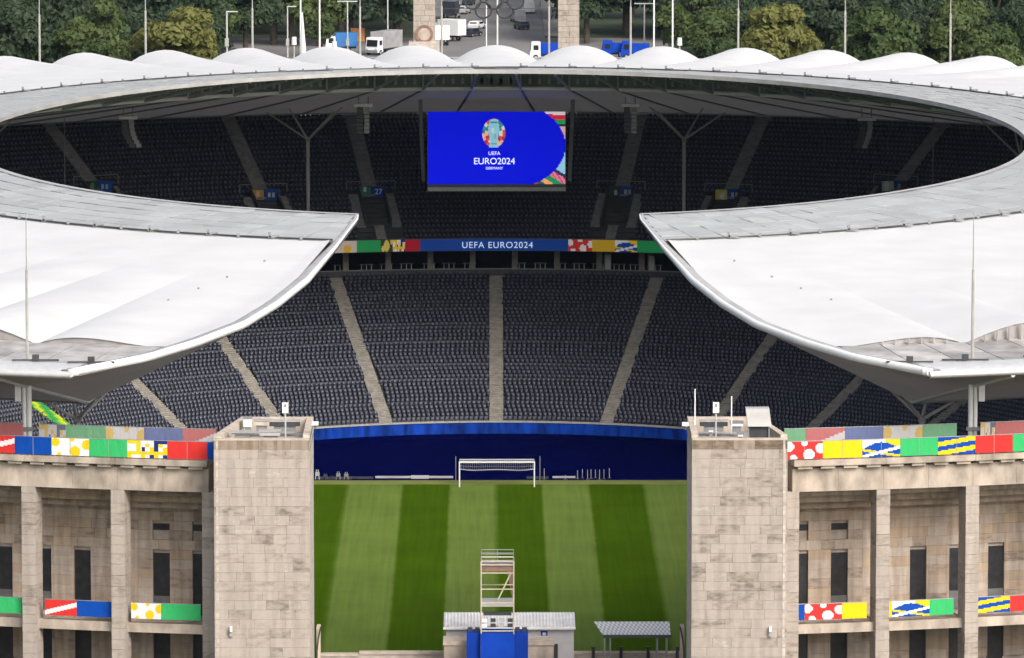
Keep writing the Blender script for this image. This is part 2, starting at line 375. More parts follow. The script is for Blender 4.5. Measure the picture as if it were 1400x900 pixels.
def printed(name, p, q, z0, z1, fn, parent=None, nu=36, nv=18, thick=.03, m='print'):
    """a printed panel: front face p->q cut into small faces that carry the print"""
    mb = MB(); p, q = Vector(p[:2]), Vector(q[:2]); d = (q - p).normalized(); n = Vector((-d.y, d.x)) * thick
    P = [[(p.x + (q.x - p.x) * i / nu, p.y + (q.y - p.y) * i / nu, z0 + (z1 - z0) * j / nv) for i in range(nu + 1)] for j in range(nv + 1)]
    for j in range(nv):
        for i in range(nu):
            mb.face([P[j][i], P[j][i + 1], P[j + 1][i + 1], P[j + 1][i]], fn((i + .5) / nu, (j + .5) / nv))
    a, b_ = (p.x, p.y), (q.x, q.y); a2, b2 = (p.x + n.x, p.y + n.y), (q.x + n.x, q.y + n.y); c = (.25, .25, .25)
    mb.face([(*a2, z0), (*a2, z1), (*b2, z1), (*b2, z0)], c); mb.face([(*a, z1), (*b_, z1), (*b2, z1), (*a2, z1)], c)
    mb.face([(*a, z0), (*a2, z0), (*b2, z0), (*b_, z0)], c); mb.face([(*a, z0), (*a, z1), (*a2, z1), (*a2, z0)], c); mb.face([(*b_, z0), (*b2, z0), (*b2, z1), (*b_, z1)], c)
    return mb.build(name, m, parent)

# ---------------------------------------------------------------- ground, pitch, track
def ring_sheet(levels, n=128, phi0=0, phi1=2 * math.pi):
    mb = MB(); P = []
    for (a, b, z) in levels:
        P.append([(*ell(a, b, phi0 + (phi1 - phi0) * i / n), z) for i in range(n + 1)])
    return mb.grid(P)
o = ring_sheet([(142, 130.5, G), (200, 190, G), (400, 400, G), (900, 900, G), (2500, 2500, G), (9000, 9000, G)]).build('ground', 'soil'); tag(o, 'dark park ground spreading round the stadium', 'ground', kind='structure')
o = ring_sheet([(.5, .3, 0), (60, 40, 0), (90, 60.5, 0)]).build('running_track', 'track'); tag(o, 'navy blue track surround between turf and stands', 'track', kind='structure')
mb = MB(); mb.grid([[(x, y, .006) for x in (-43, 0, 43)] for y in (-62, 0, 57.3)]); o = mb.build('turf_verge', 'verge'); tag(o, 'pale green turf verge beyond the goal line', 'turf', kind='structure')
mb = MB(); mb.grid([[(x, y, .012) for x in (-40.2, 0, 40.2)] for y in (-58, 0, 54.3)]); o = mb.build('pitch', 'pitch'); tag(o, 'striped mown grass football pitch', 'pitch', kind='structure')

# ---------------------------------------------------------------- stands
def strip(a0, b0, a1, b1, z0, z1, rows, phis, lip=0.0):
    """stepped terrace between two ovals"""
    mb = MB(); P = []
    for i in range(rows):
        u0, u1 = i / rows, (i + 1) / rows; z = z0 + (z1 - z0) * i / rows
        zt = z0 + (z1 - z0) * (i + 1) / rows
        P.append([(*ell(a0 + (a1 - a0) * u0, b0 + (b1 - b0) * u0, p), z) for p in phis])
        P.append([(*ell(a0 + (a1 - a0) * u1, b0 + (b1 - b0) * u1, p), z) for p in phis])
        P.append([(*ell(a0 + (a1 - a0) * u1 , b0 + (b1 - b0) * u1, p), zt) for p in phis])
    return mb.grid(P)

def stand_phis(lim, n=150): return [-lim + 2 * lim * i / n for i in range(n + 1)]

LOW = (88.3, 58.3, 121.0, 90.0, 1.45, 13.55, 40)
UPP = (117.3, 87.0, 139.0, 114.0, 17.75, 30.0, 27)
LOW_AISLES = [R(s * a) for a in (0, 11.35, 22.2, 32.3, 43.4, 54, 65, 76, 87, 98) for s in ((-1, 1) if a else (1,))]
UPP_AISLES = [R(s * a) for a in (8.2, 15.3, 25.8, 35, 45, 55) for s in (-1, 1)]

SEAT_V, SEAT_F = [], []
SEAT_M = []
def _sb(x0, x1, y0, y1, z0, z1, lean=0, top=1.0, m=1):
    n = len(SEAT_V); SEAT_M.extend([m] * 5)
    for z, s, k in ((z0, 0, 1), (z1, lean, top)):
        for x, y in ((x0 * k, y0), (x1 * k, y0), (x1 * k, y1), (x0 * k, y1)): SEAT_V.append((x, y + s, z))
    for f in ((0, 1, 5, 4), (1, 2, 6, 5), (2, 3, 7, 6), (3, 0, 4, 7), (4, 5, 6, 7)): SEAT_F.append(tuple(n + i for i in f))
_sb(-.16, .16, .19, .27, .56, .77, .03, .80, 0); _sb(-.20, .20, .17, .22, .12, .56, .02)      # backrest, pale top painted as sky highlight; local +y points up the stand
_sb(-.195, .195, .04, .15, .22, .52, .05)      # tipped-up seat pan
_sb(-.04, .04, .12, .18, 0, .2)

def seat_spots(T, aisles, lim, half, extra=None):
    a0, b0, a1, b1, z0, z1, rows = T; out = []
    ph = np.linspace(-lim, lim, 4000)
    for i in range(rows):
        u = (i + .45) / rows; a, b = a0 + (a1 - a0) * u, b0 + (b1 - b0) * u; z = z0 + (z1 - z0) * i / rows
        x, y = b * np.sin(ph), a * np.cos(ph); s = np.concatenate([[0], np.cumsum(np.hypot(np.diff(x), np.diff(y)))])
        k = int(s[-1] / .51) - 1; pp = np.interp(np.arange(k) * .51 + random.uniform(0, .5), s, ph)
        for p in pp:
            ds = math.hypot(b * math.cos(p), a * math.sin(p))
            if min(abs(p - q) for q in aisles) * ds < half: continue
            if extra and extra(p, u, ds): continue
            nx, ny = math.sin(p) / b, math.cos(p) / a; l = math.hypot(nx, ny)
            out.append((b * math.sin(p), a * math.cos(p), z, nx / l, ny / l, i, p))
    return np.array(out)

def seats(parent, spots, pick):
    me = None
    idx = np.zeros(len(spots), bool); idx[pick] = True
    r = spots[~idx]; up = np.stack([r[:, 3], r[:, 4], 0 * r[:, 3]], 1); ax = np.stack([r[:, 4], -r[:, 3], 0 * r[:, 3]], 1)
    if len(pick):
        mb = MB(); mb.v = list(SEAT_V); mb.f = [tuple(f) for f in SEAT_F]
        me = bpy.data.meshes.new('seat'); me.from_pydata(mb.v, [], mb.f); me.materials.append(M['seat']); me.materials.append(M['seat_dark']); me.polygons.foreach_set('material_index', SEAT_M); me.update()
        for k in pick:
            s = spots[k]; o = bpy.data.objects.new('seat', me); link(o, (s[0], s[1], s[2]), parent); o.rotation_euler = (0, 0, math.atan2(-s[3], s[4]))
    o = scatter('seat', SEAT_V, SEAT_F, r[:, :3], ax, up, 'seat', parent, 'stuff')
    o.data.materials.append(M['seat_dark']); o.data.polygons.foreach_set('material_index', np.tile(np.array(SEAT_M, dtype=np.int32), len(r)))

def aisle(parent, T, phi, half, u0=0.0, u1=1.0, off=0.0, name='aisle_stairs', m='aisle'):
    """a flight of half-height concrete steps running straight up through the rows"""
    a0, b0, a1, b1, z0, z1, rows = T; mb = MB(); P = []
    p0, p1 = ell(a0, b0, phi), ell(a1, b1, phi); d = (p1 - p0).normalized(); t = Vector((d.y, -d.x)); n = rows * 2
    for i in range(n):
        if i / n < u0 - 1e-6 or i / n >= u1 - 1e-6: continue
        for u in (i / n, (i + 1) / n):
            c = p0.lerp(p1, u); z = z0 + (z1 - z0) * (i + 1) / n + .05
            if u == i / n: z_prev = z0 + (z1 - z0) * i / n + .05; P.append([(*(c + t * (off - half)), z_prev), (*(c + t * (off + half)), z_prev)])
            P.append([(*(c + t * (off - half)), z), (*(c + t * (off + half)), z)])
    mb.grid(P); return mb.build(name, m, parent)

# lower tier
low = empty('lower_grandstand', (0, 104, 0), 'lower tier of dark tip-up seats cut by pale aisle stairs', 'grandstand')
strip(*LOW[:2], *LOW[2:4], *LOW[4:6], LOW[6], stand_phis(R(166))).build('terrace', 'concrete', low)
for p in LOW_AISLES:
    if abs(p) < R(100): aisle(low, LOW, p, .74)
sp = seat_spots(LOW, LOW_AISLES, R(98), .80)
rank = sp[:, 5] * 100 + np.abs(sp[:, 6]) * 10
seats(low, sp, list(np.argsort(rank)[:290]))
# banner wall under the lower tier
def around(mbf, lim, n=150):
    ph = stand_phis(lim, n); return mbf(ph)
mb = MB(); ph = stand_phis(R(164)); mb.grid([[(*ell(88.0, 58.0, p), z) for p in ph] for z in (0, .56, 1.75)]); o = mb.build('track_wall', 'track', low)
mb = MB(); mb.grid([[(*ell(87.94, 57.94, p), z) for p in ph] for z in (.52, 1.72)]); mb.build('blue_banner', 'bluebanner', low)
mb = MB(); mb.grid([[(*ell(a, a - 30, p), z) for p in ph] for a, z in ((87.85, 1.70), (87.85, 1.86), (88.25, 1.86), (88.25, 1.4))]); mb.build('coping', 'rail', low)
# concourse behind the lower tier
mb = MB(); ph = stand_phis(R(166)); mb.grid([[(*ell(a, b, p), z) for p in ph] for a, b, z in ((121, 90, 13.55), (134, 104, 13.55), (134, 104, 17.6), (117.6, 87.3, 17.0))]); o = mb.build('concourse', 'darkwall', low)
mb = MB(); mb.grid([[(*ell(a, b, p), z) for p in ph] for a, b, z in ((120.9, 89.9, 13.55), (120.9, 89.9, 14.25), (121.15, 90.15, 14.25), (121.15, 90.15, 13.5))]); mb.build('rear_parapet', 'dsteel', low)
mb = MB(); mb.path([(*ell(121, 90, p), 14.32) for p in stand_phis(R(100), 90)], .07, 5); mb.build('handrail', 'gsteel', low)

# upper tier
upp = empty('upper_grandstand', (0, 128, 13.5), 'upper tier of near-black seats in the shade under the roof', 'grandstand')
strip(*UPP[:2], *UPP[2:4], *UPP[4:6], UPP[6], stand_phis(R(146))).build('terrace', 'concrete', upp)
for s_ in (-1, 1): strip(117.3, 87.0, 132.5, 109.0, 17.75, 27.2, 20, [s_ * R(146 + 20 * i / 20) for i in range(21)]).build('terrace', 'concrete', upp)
mb = MB(); ph = stand_phis(R(146)); mb.grid([[(*ell(a, b, p), z) for p in ph] for a, b, z in ((139, 114, 29.9), (139.0, 114.0, G), )]); mb.build('rear_wall', 'stone_plain', upp)
ph = stand_phis(R(166))
mb = MB(); mb.grid([[(*ell(a, b, p), z) for p in ph] for a, b, z in ((116.6, 86.4, 16.75), (116.6, 86.4, 18.15), (117.3, 87.0, 18.15), (117.4, 87.1, 17.7))]); mb.build('front_parapet', 'dsteel', upp)
def vt(p): return .37 if abs(p) < R(20) else .49
def in_vom(p, u, ds): return any(u < vt(q) and abs(p - q) * ds < 2.5 for q in UPP_AISLES)
sp = seat_spots(UPP, UPP_AISLES, R(74), .95, in_vom)
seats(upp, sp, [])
for px_ in [p for p in UPP_AISLES if abs(p) < R(50)]:
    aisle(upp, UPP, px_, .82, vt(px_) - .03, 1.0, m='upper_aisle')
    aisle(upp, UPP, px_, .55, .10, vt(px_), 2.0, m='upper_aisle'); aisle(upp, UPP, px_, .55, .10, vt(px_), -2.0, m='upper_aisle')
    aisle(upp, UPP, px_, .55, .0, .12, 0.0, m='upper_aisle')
for px_ in UPP_AISLES:                      # entrance openings with their dark void
    a0, b0, a1, b1, z0, z1, rows = UPP
    p0, p1 = ell(a0, b0, px_), ell(a1, b1, px_); d = (p1 - p0).normalized(); t = Vector((d.y, -d.x))
    mb = MB()
    c0, c1 = p0.lerp(p1, .12), p0.lerp(p1, vt(px_)); za, zb = z0 + (z1 - z0) * .10, z0 + (z1 - z0) * vt(px_) + .9
    for s in (-1, 1):
        q0, q1 = c0 + t * s * 1.4, c1 + t * s * 1.4
        mb.hexa([(*(q0 - t * .1), za), (*(q0 + t * .1), za), (*(q1 + t * .1), za), (*(q1 - t * .1), za), (*(q0 - t * .1), za + 1.1), (*(q0 + t * .1), za + 1.1), (*(q1 + t * .1), zb), (*(q1 - t * .1), zb)])
    mb.build('vomitory_wall', 'concrete', upp)
    mb = MB(); q0, q1 = c1 - t * 1.3, c1 + t * 1.3
    mb.hexa([(*q0, za), (*q1, za), (*(q1 + d * .25), za), (*(q0 + d * .25), za), (*q0, zb), (*q1, zb), (*(q1 + d * .25), zb), (*(q0 + d * .25), zb)]); mb.build('vomitory_head', 'void', upp)
    mb = MB(); q0, q1 = c1 - t * 2.7, c1 + t * 2.7; mb.path([(*q0, zb + .55), (*q1, zb + .55)], .05, 5)
    mb.tube((*q0, zb - .4), (*q0, zb + .55), .05, 5); mb.tube((*q1, zb - .4), (*q1, zb + .55), .05, 5); mb.build('guard_rail', 'gsteel', upp)
for k in range(-8, 9):                       # concourse pillars under the upper tier
    X = (k + .5) * 4.66 - .25; a, b = 121.9, 91.0
    if abs(X) > 40: continue
    p = math.asin(X / b); c = ell(a, b, p); mb = MB(); mb.box((c.x, c.y, 15.4), (.62, .62, 3.7), -p * .8); mb.build('pillar', 'aisle', upp)

# bar tables and cabinets on the concourse
def bar_table(X, label):
    a, b = 123.6, 92.6; p = math.asin(X / b); c = ell(a, b, p)
    t = empty('bar_table', (c.x, c.y, 13.55), label, 'table', 'bar tables along the concourse')
    mb = MB(); mb.box((c.x, c.y, 14.68), (1.5, .55, .06), -p); mb.build('table_top', 'gsteel', t)
    for s in (-.55, 0, .55): mb = MB(); mb.tube((c.x + s, c.y, 13.55), (c.x + s, c.y, 14.65), .055, 6); mb.build('leg', 'white', t)
for X in (-17.2, -14.3, -12.1, -9.9, -7.4, -5.2, -2.9, 2.6, 4.9, 7.1, 9.2, 11.3, 13.6, 15.4, 17.6):
    bar_table(X, 'small grey bar table with white legs standing on the concourse behind the lower tier')
for X, w_ in ((12.35, .75), (17.15, .75)):
    a, b = 122.9, 92.0; p = math.asin(X / b); c = ell(a, b, p)
    t = empty('drinks_cabinet', (c.x, c.y, 13.55), 'pale upright cabinet against a concourse pillar under the %s ribbon panel' % ('yellow' if X < 15 else 'green'), 'cabinet')
    mb = MB(); mb.box((c.x, c.y, 14.75), (w_, .6, 2.4), -p); mb.build('cabinet_body', 'aisle', t)
    mb = MB(); mb.box((c.x, c.y - .32, 14.8), (w_ * .8, .04, 2.0), -p); mb.build('cabinet_door', 'steel', t)

# ---------------------------------------------------------------- prints
YL, GR, RD, BL, WH, NV = (.80, .52, .01), (.04, .42, .13), (.62, .035, .03), (.003, .062, .36), (.74, .72, .72), (.01, .03, .16)
def solid(c): return lambda u, v: c
def dots(bgc, fg, spots, asp=2.1):
    def f(u, v):
        for (x, y, r) in spots:
            if (u - x) ** 2 * asp * asp + (v - y) ** 2 < r * r: return fg
        return bgc
    return f
ydots = dots(WH, YL, [(.1, .75, .24), (.55, .95, .14), (.62, .25, .3), (.95, .65, .3), (.2, .05, .12)])
rdots = dots(RD, WH, [(.08, .72, .28), (.5, .95, .2), (.62, .25, .32), (.2, .05, .2), (.95, .6, .3)])
def lens(u, v):
    c = .52 + .40 * math.sin(math.pi * u)
    if abs(v - (.03 + .50 * u)) < .085: return WH
    if abs(v - (.42 - .40 * u)) < .07: return YL
    if abs(v - c) < .075: return WH if u < .6 else YL
    if v > c: return YL if u > .45 else WH
    return BL
def ydiag(u, v): return BL if int((v - .32 * u + .62) / .27) % 2 else YL
def rdiag(u, v):
    k = v - u * .55
    return WH if (.02 < k < .32) else RD
def pix(u, v):
    i, j = int(u * 9), int(v * 5); h = (i * 7 + j * 13 + i * j * 3) % 10
    return YL if h < 4 else (NV if h < 7 and u > .35 else WH)
def pale(fn, k=.42):
    def f(u, v):
        c = fn(u, v); return tuple(x * .42 + .115 for x in c)
    return f

# LED ribbon on the front of the upper tier
rib = empty('led_ribbon_board', (0, 116.4, 16.8), 'blue ribbon board lettered along the front of the upper tier, coloured patterns at both ends', 'ribbon board')
RB = [(-20.3, -17.75, solid(BL)), (-17.75, -15.2, dots((.60, .50, .45), (.70, .40, .02), [(.1, .7, .3), (.6, .3, .35)])), (-15.2, -12.6, solid((.02, .30, .09))),
      (-12.6, -11.3, dots((.05, .05, .03), (.62, .52, .12), [(.5, .5, .5), (.2, .2, .3), (.9, .85, .25)])), (-11.3, -9.95, pix), (-9.95, -8.3, solid((.42, .01, .03))), (-8.3, -2.8, solid((.008, .06, .34))), (-2.8, 2.8, solid((.008, .06, .34))), (2.8, 7.9, solid((.008, .06, .32))),
      (7.9, 10.5, rdots), (10.5, 13.0, solid((.62, .38, .02))), (13.0, 15.4, lens), (15.4, 18.3, solid((.02, .30, .09))), (18.3, 22.5, solid((.15, .13, .12)))]
def rx(X): p = math.asin(X / 86.3); return ell(116.5, 86.3, p)
for x0, x1, fn in RB: printed('ribbon_panel', rx(x0), rx(x1), 16.82, 18.1, fn, rib, 20, 10, .06, 'led')
text('UEFA EURO2024', .98, (.15, 116.02, 17.45), 'led_text', rib, depth=.01, spacing=1.12)

# video board
scr = empty('video_board', (0, 103, 25.3), 'large bright blue video board hung under the roof showing a tournament emblem', 'screen')
x0, x1, z0, z1 = -7.3, 7.4, 25.42, 33.2
mb = MB(); mb.box((.05, 103.5, (z0 + z1) / 2 - .2), (x1 - x0 + .16, .9, z1 - z0 + .3)); mb.build('screen_housing', 'dsteel', scr)
mb = MB(); mb.box((.05, 103.2, z0 - .55), (x1 - x0 + .1, .6, .4)); mb.build('lower_gantry', 'gsteel', scr)
SB = (.0, .005, .78)
def scrfn(u, v):
    x, y = u * 14.7, v * 7.78
    r = math.hypot((x - 8.6) / 6.12, (y - 4.15) / 4.6)
    if x > 11 and r > 1:
        if y > 4:
            k = 7.78 - y - (x - 14.7) * .02
            return (.75, .7, .75) if k < .33 else ((.75, .02, .06) if k < .85 else ((.02, .35, .10) if k < 1.35 else ((.02, .02, .05) if k < 1.6 else (.8, .45, .4))))
        k = y + (x - 11) * .62
        if k < .55: return (.75, .02, .08)
        if k < 1.0: return (.02, .12, .10)
        if k < 1.55: return (.95, .42, .15)
        if k < 2.2: return (.02, .30, .12)
        if k < 2.9: return (.85, .25, .25) if (x * 3 + y * 2) % 1.4 > .4 else (.6, .02, .4)
        if k < 3.3: return (.02, .04, .12)
        return (.35, .65, .85)
    return SB
printed('display', (x0, 103), (x1, 103), z0, z1, scrfn, scr, 120, 64, .05, 'screen')
# emblem: rounded cup outline of coloured segments round a pale trophy
mb = MB(); ec = (-.25, 30.86); seg = 22; cols_ = [(.75, .1, .08), (.9, .45, .3), (.05, .2, .35), (.8, .75, .7), (.5, .03, .05), (.95, .55, .3), (.02, .35, .3)]
def egg(a, k): return (ec[0] + 1.28 * k * math.cos(a), 102.985, ec[1] + (1.62 if math.sin(a) > 0 else 1.55) * k * math.sin(a))
for i in range(seg):
    a0, a1 = 2 * math.pi * i / seg, 2 * math.pi * (i + 1) / seg
    for k0, k1, sh in ((.98, .74, 0), (.74, .45, 3)):
        mb.face([egg(a1, k0), egg(a0, k0), egg(a0, k1), egg(a1, k1)], cols_[(i * 3 + sh) % 7])
tro = [(-.52, -1.5), (.52, -1.5), (.36, -.9), (.5, -.2), (.62, .5), (.5, 1.05), (.42, 1.5), (-.42, 1.5), (-.5, 1.05), (-.62, .5), (-.5, -.2), (-.36, -.9)]
mb.face([(ec[0] + x, 102.975, ec[1] + z) for x, z in tro], (.30, .62, .75))
for (x, z, w_, h_, c) in ((0, 1.2, .8, .18, (.05, .3, .4)), (-.1, .35, .3, .5, (.55, .75, .75)), (.15, -.3, .25, .5, (.15, .5, .45)), (0, -1.1, .6, .12, (.1, .35, .5))):
    mb.face([(ec[0] + x - w_ / 2, 102.965, ec[1] + z - h_ / 2), (ec[0] + x + w_ / 2, 102.965, ec[1] + z - h_ / 2), (ec[0] + x + w_ / 2, 102.965, ec[1] + z + h_ / 2), (ec[0] + x - w_ / 2, 102.965, ec[1] + z + h_ / 2)], c)
mb.build('emblem', 'screen', scr)
text('UEFA', .55, (-.2, 102.98, 28.72), 'screen_text', scr, depth=.004)
text('EURO2024', .98, (-.2, 102.98, 27.86), 'screen_text', scr, depth=.004, spacing=.98)
text('GERMANY', .40, (-.2, 102.98, 27.12), 'screen_text', scr, depth=.004)
for x in (-8.2, 8.3):
    mb = MB(); mb.tube((x, 104, 36.2), (x + (.4 if x < 0 else -.4), 106, 25.5), .22, 6); mb.build('hanger', 'gsteel', scr)

# green and yellow cloth laid on one of the lower aisles
p0, p1 = ell(LOW[0], LOW[1], R(-43.4)), ell(LOW[2], LOW[3], R(-43.4)); dv = (p1 - p0).normalized(); tv = Vector((dv.y, -dv.x))
ab = empty('aisle_banner', (*p0.lerp(p1, .15), 3.3), 'green and yellow cloth laid down one aisle under the roof beside the roof post', 'banner')
for k in range(9):
    u0, u1 = .12 + .032 * k, .12 + .032 * (k + 1); mb = MB(); mb.c = []
    q = [p0.lerp(p1, u) for u in (u0, u1)]; zz_ = [LOW[4] + (LOW[5] - LOW[4]) * u + .42 for u in (u0, u1)]
    for e in range(5):
        a_, b_ = -.8 + .32 * e, -.8 + .32 * (e + 1); cc = ((.30, .50, .03), (.03, .28, .06), (.55, .55, .03), (.05, .35, .10), (.12, .40, .05))[(e * 2 + k * 3) % 5]
        mb.hexa([(*(q[0] + tv * a_), zz_[0] - .3), (*(q[0] + tv * b_), zz_[0] - .3), (*(q[1] + tv * b_), zz_[1] - .3), (*(q[1] + tv * a_), zz_[1] - .3), (*(q[0] + tv * a_), zz_[0]), (*(q[0] + tv * b_), zz_[0]), (*(q[1] + tv * b_), zz_[1]), (*(q[1] + tv * a_), zz_[1])], cc)
    mb.build('cloth', 'print', ab)

# signs over the upper-tier entrances
def vom_sign(phi, kinds, label):
    a0, b0, a1, b1, z0, z1, rows = UPP; p0, p1 = ell(a0, b0, phi), ell(a1, b1, phi); c = p0.lerp(p1, vt(phi) - .015); z = z0 + (z1 - z0) * vt(phi) - .35
    t = empty('entrance_sign', (c.x, c.y, z), label, 'sign', 'numbered signs over the upper-tier entrances')
    printed('number_panel', (c.x + .05, c.y), (c.x + 1.65, c.y), z, z + 1.25, solid((.01, .07, .33)), t, 1, 1, .08)
    if kinds[0]: text(kinds[0], .85, (c.x + .8, c.y - .02, z + .65), 'white', t, depth=.01)
    else:
        for e in (.55, 1.0): mb = MB(); mb.box((c.x + e, c.y - .02, z + .62), (.28, .03, .5)); mb.build('number_mark', 'cargrey', t)
    printed('pictogram_panel', (c.x - 1.35, c.y - .1), (c.x - .05, c.y - .1), z + .1, z + 1.2, kinds[1], t, 8, 6, .06)
vom_sign(R(-8.2), ('27', dots((.05, .22, .15), (.55, .7, .6), [(.5, .7, .3)])), 'blue sign numbered 27 over the entrance beside the video board')
vom_sign(R(8.2), ('', dots((.04, .06, .06), (.35, .5, .45), [(.6, .4, .3)])), 'blue entrance sign with a small pale green plate, beside the video board')
vom_sign(R(-15.3), ('', dots((.55, .30, .10), (.7, .5, .3), [(.5, .5, .4)])), 'blue entrance sign beside an orange pictogram plate in the upper tier')
vom_sign(R(15.3), ('', dots((.55, .48, .12), (.6, .6, .55), [(.6, .3, .4)])), 'blue entrance sign beside a yellow pictogram plate in the upper tier')
vom_sign(R(-25.8), ('', dots((.04, .08, .05), (.1, .3, .12), [(.6, .5, .4)])), 'blue entrance sign beside a dark green plate above the roof glass')
vom_sign(R(25.8), ('', dots((.35, .42, .38), (.5, .55, .55), [(.4, .5, .5)])), 'blue entrance sign beside a pale grey plate above the roof glass')

# ---------------------------------------------------------------- roof
A0, B0, A1, B1, ZI = 74.5, 47.5, 143.5, 124.0, 39.8
BAY = R(360 / 76); TG, TD, TV = .185, .855, .74          # glass edge, deck edge, lowest point of the underside
def rz(t): return ZI - 3.9 * t
def ra(t): return A0 + (A1 - A0) * t, B0 + (B1 - B0) * t
CUT = [(-74.5, 11.05), (-88, 12.4), (-103, 14.1), (-113, 15.9), (-121.5, 18.0), (-128.5, 21.0), (-134.2, 24.2), (-138.7, 28.4), (-150, 36)]
def xcut(Y):
    for (y0, x0), (y1, x1) in zip(CUT, CUT[1:]):
        if y1 <= Y <= y0: return x0 + (x1 - x0) * (Y - y0) / (y1 - y0)
    return CUT[0][1] if Y > CUT[0][0] else CUT[-1][1]
def dcut(t):
    a, b = ra(t); lo, hi = R(4), R(20)
    for _ in range(40):
        m_ = (lo + hi) / 2
        if b * math.sin(m_) < xcut(-a * math.cos(m_)): lo = m_
        else: hi = m_
    return lo
def bulge(d, t):                           # d measured from the gate end
    u = (d / BAY + .5) % 1.0; k = max(0, (t - TG) / (TD - TG)) ** 2.8
    e = min(1, max(0, (d - dcut(min(1, max(0, t)))) * ra(t)[1] / 20))
    return (1.75 * (4 * u * (1 - u)) - .1) * k * e
def rp(t, d, side, dz=0.0, b_=True):
    a, b = ra(t); return Vector((side * b * math.sin(d), -a * math.cos(d), rz(t) + dz + (bulge(d, t) if b_ else 0)))
roof = empty('stadium_roof', (0, 0, 31), 'white scalloped membrane ring roof with an inner band of grey glass', 'roof')
TS = [TG + (TD - TG) * i / 14 for i in range(15)]
edges = [R(360 / 76) * (k + .5) for k in range(3, 38)]     # bay boundaries past the cut bay
for side in (-1, 1):
    # first bay reaches to the curved cut
    mb = MB(); P = []
    for t in TS:
        c = dcut(t) + .75 / ra(t)[1]; P.append([rp(t, c + (edges[0] - c) * i / 20, side, .12 * max(0, 1 - i / 3)) for i in range(21)])
    mb.grid(P); mb.build('membrane_panel', 'membrane', roof, True)
    last = math.pi
    for k in range(len(edges)):
        d0 = edges[k]; d1 = edges[k + 1] if k + 1 < len(edges) else None
        if d1 is None or d1 > math.pi + .001:
            break
        mb = MB(); mb.grid([[rp(t, d0 + (d1 - d0) * i / 10, side) for i in range(11)] for t in TS]); mb.build('membrane_panel', 'membrane', roof, True)
d0 = edges[-1] if edges[-1] < math.pi else edges[-2]
mb = MB(); mb.grid([[rp(t, d0 + (2 * (math.pi - d0)) * i / 12, 1) for i in range(13)] for t in TS]); mb.build('membrane_panel', 'membrane', roof, True)

# inner glass band: panes seen from the camera side are separate pieces
def pane_mesh(mb, t0, t1, d0, d1, side, jit):
    g = .03 / 60; a, b = .0009, .05
    pts = []
    for t, d in ((t0 + a, d0 + g), (t0 + a, d1 - g), (t1 - a, d1 - g), (t1 - a, d0 + g)): pts.append(rp(t, d, side, jit, False))
    for q, s in zip(pts, (random.uniform(-.03, .03), random.uniform(-.03, .03), random.uniform(-.03, .03), random.uniform(-.03, .03))): q.z += s
    if side > 0: pts = pts[::-1]
    lo = [p - Vector((0, 0, .05)) for p in pts]; mb.hexa([*lo, *pts])
NR = 6
def glass_cols(side):
    cols = []; c0 = dcut(TG * .5)
    e = [c0] + [BAY * .5 * (k + 1) for k in range(5, 75) if BAY * .5 * (k + 1) > c0 + .02]
    return [x for x in e if x <= math.pi + 1e-6]
rest = MB(); npane = 0
for side in (-1, 1):
    e = glass_cols(side)
    for k, (d0, d1) in enumerate(zip(e, e[1:])):
        for r_ in range(NR):
            t0, t1 = TG * r_ / NR, TG * (r_ + 1) / NR
            dd0 = dcut((t0 + t1) / 2) + .006 if k == 0 else d0
            if d0 < R(54) and npane < 296:
                mb = MB(); pane_mesh(mb, t0, t1, dd0, d1, side, .04); mb.build('glass_pane', 'pane', roof); npane += 1
            else: pane_mesh(rest, t0, t1, dd0, d1, side, .04)
rest.build('glass_pane', 'pane', roof, kind='stuff')
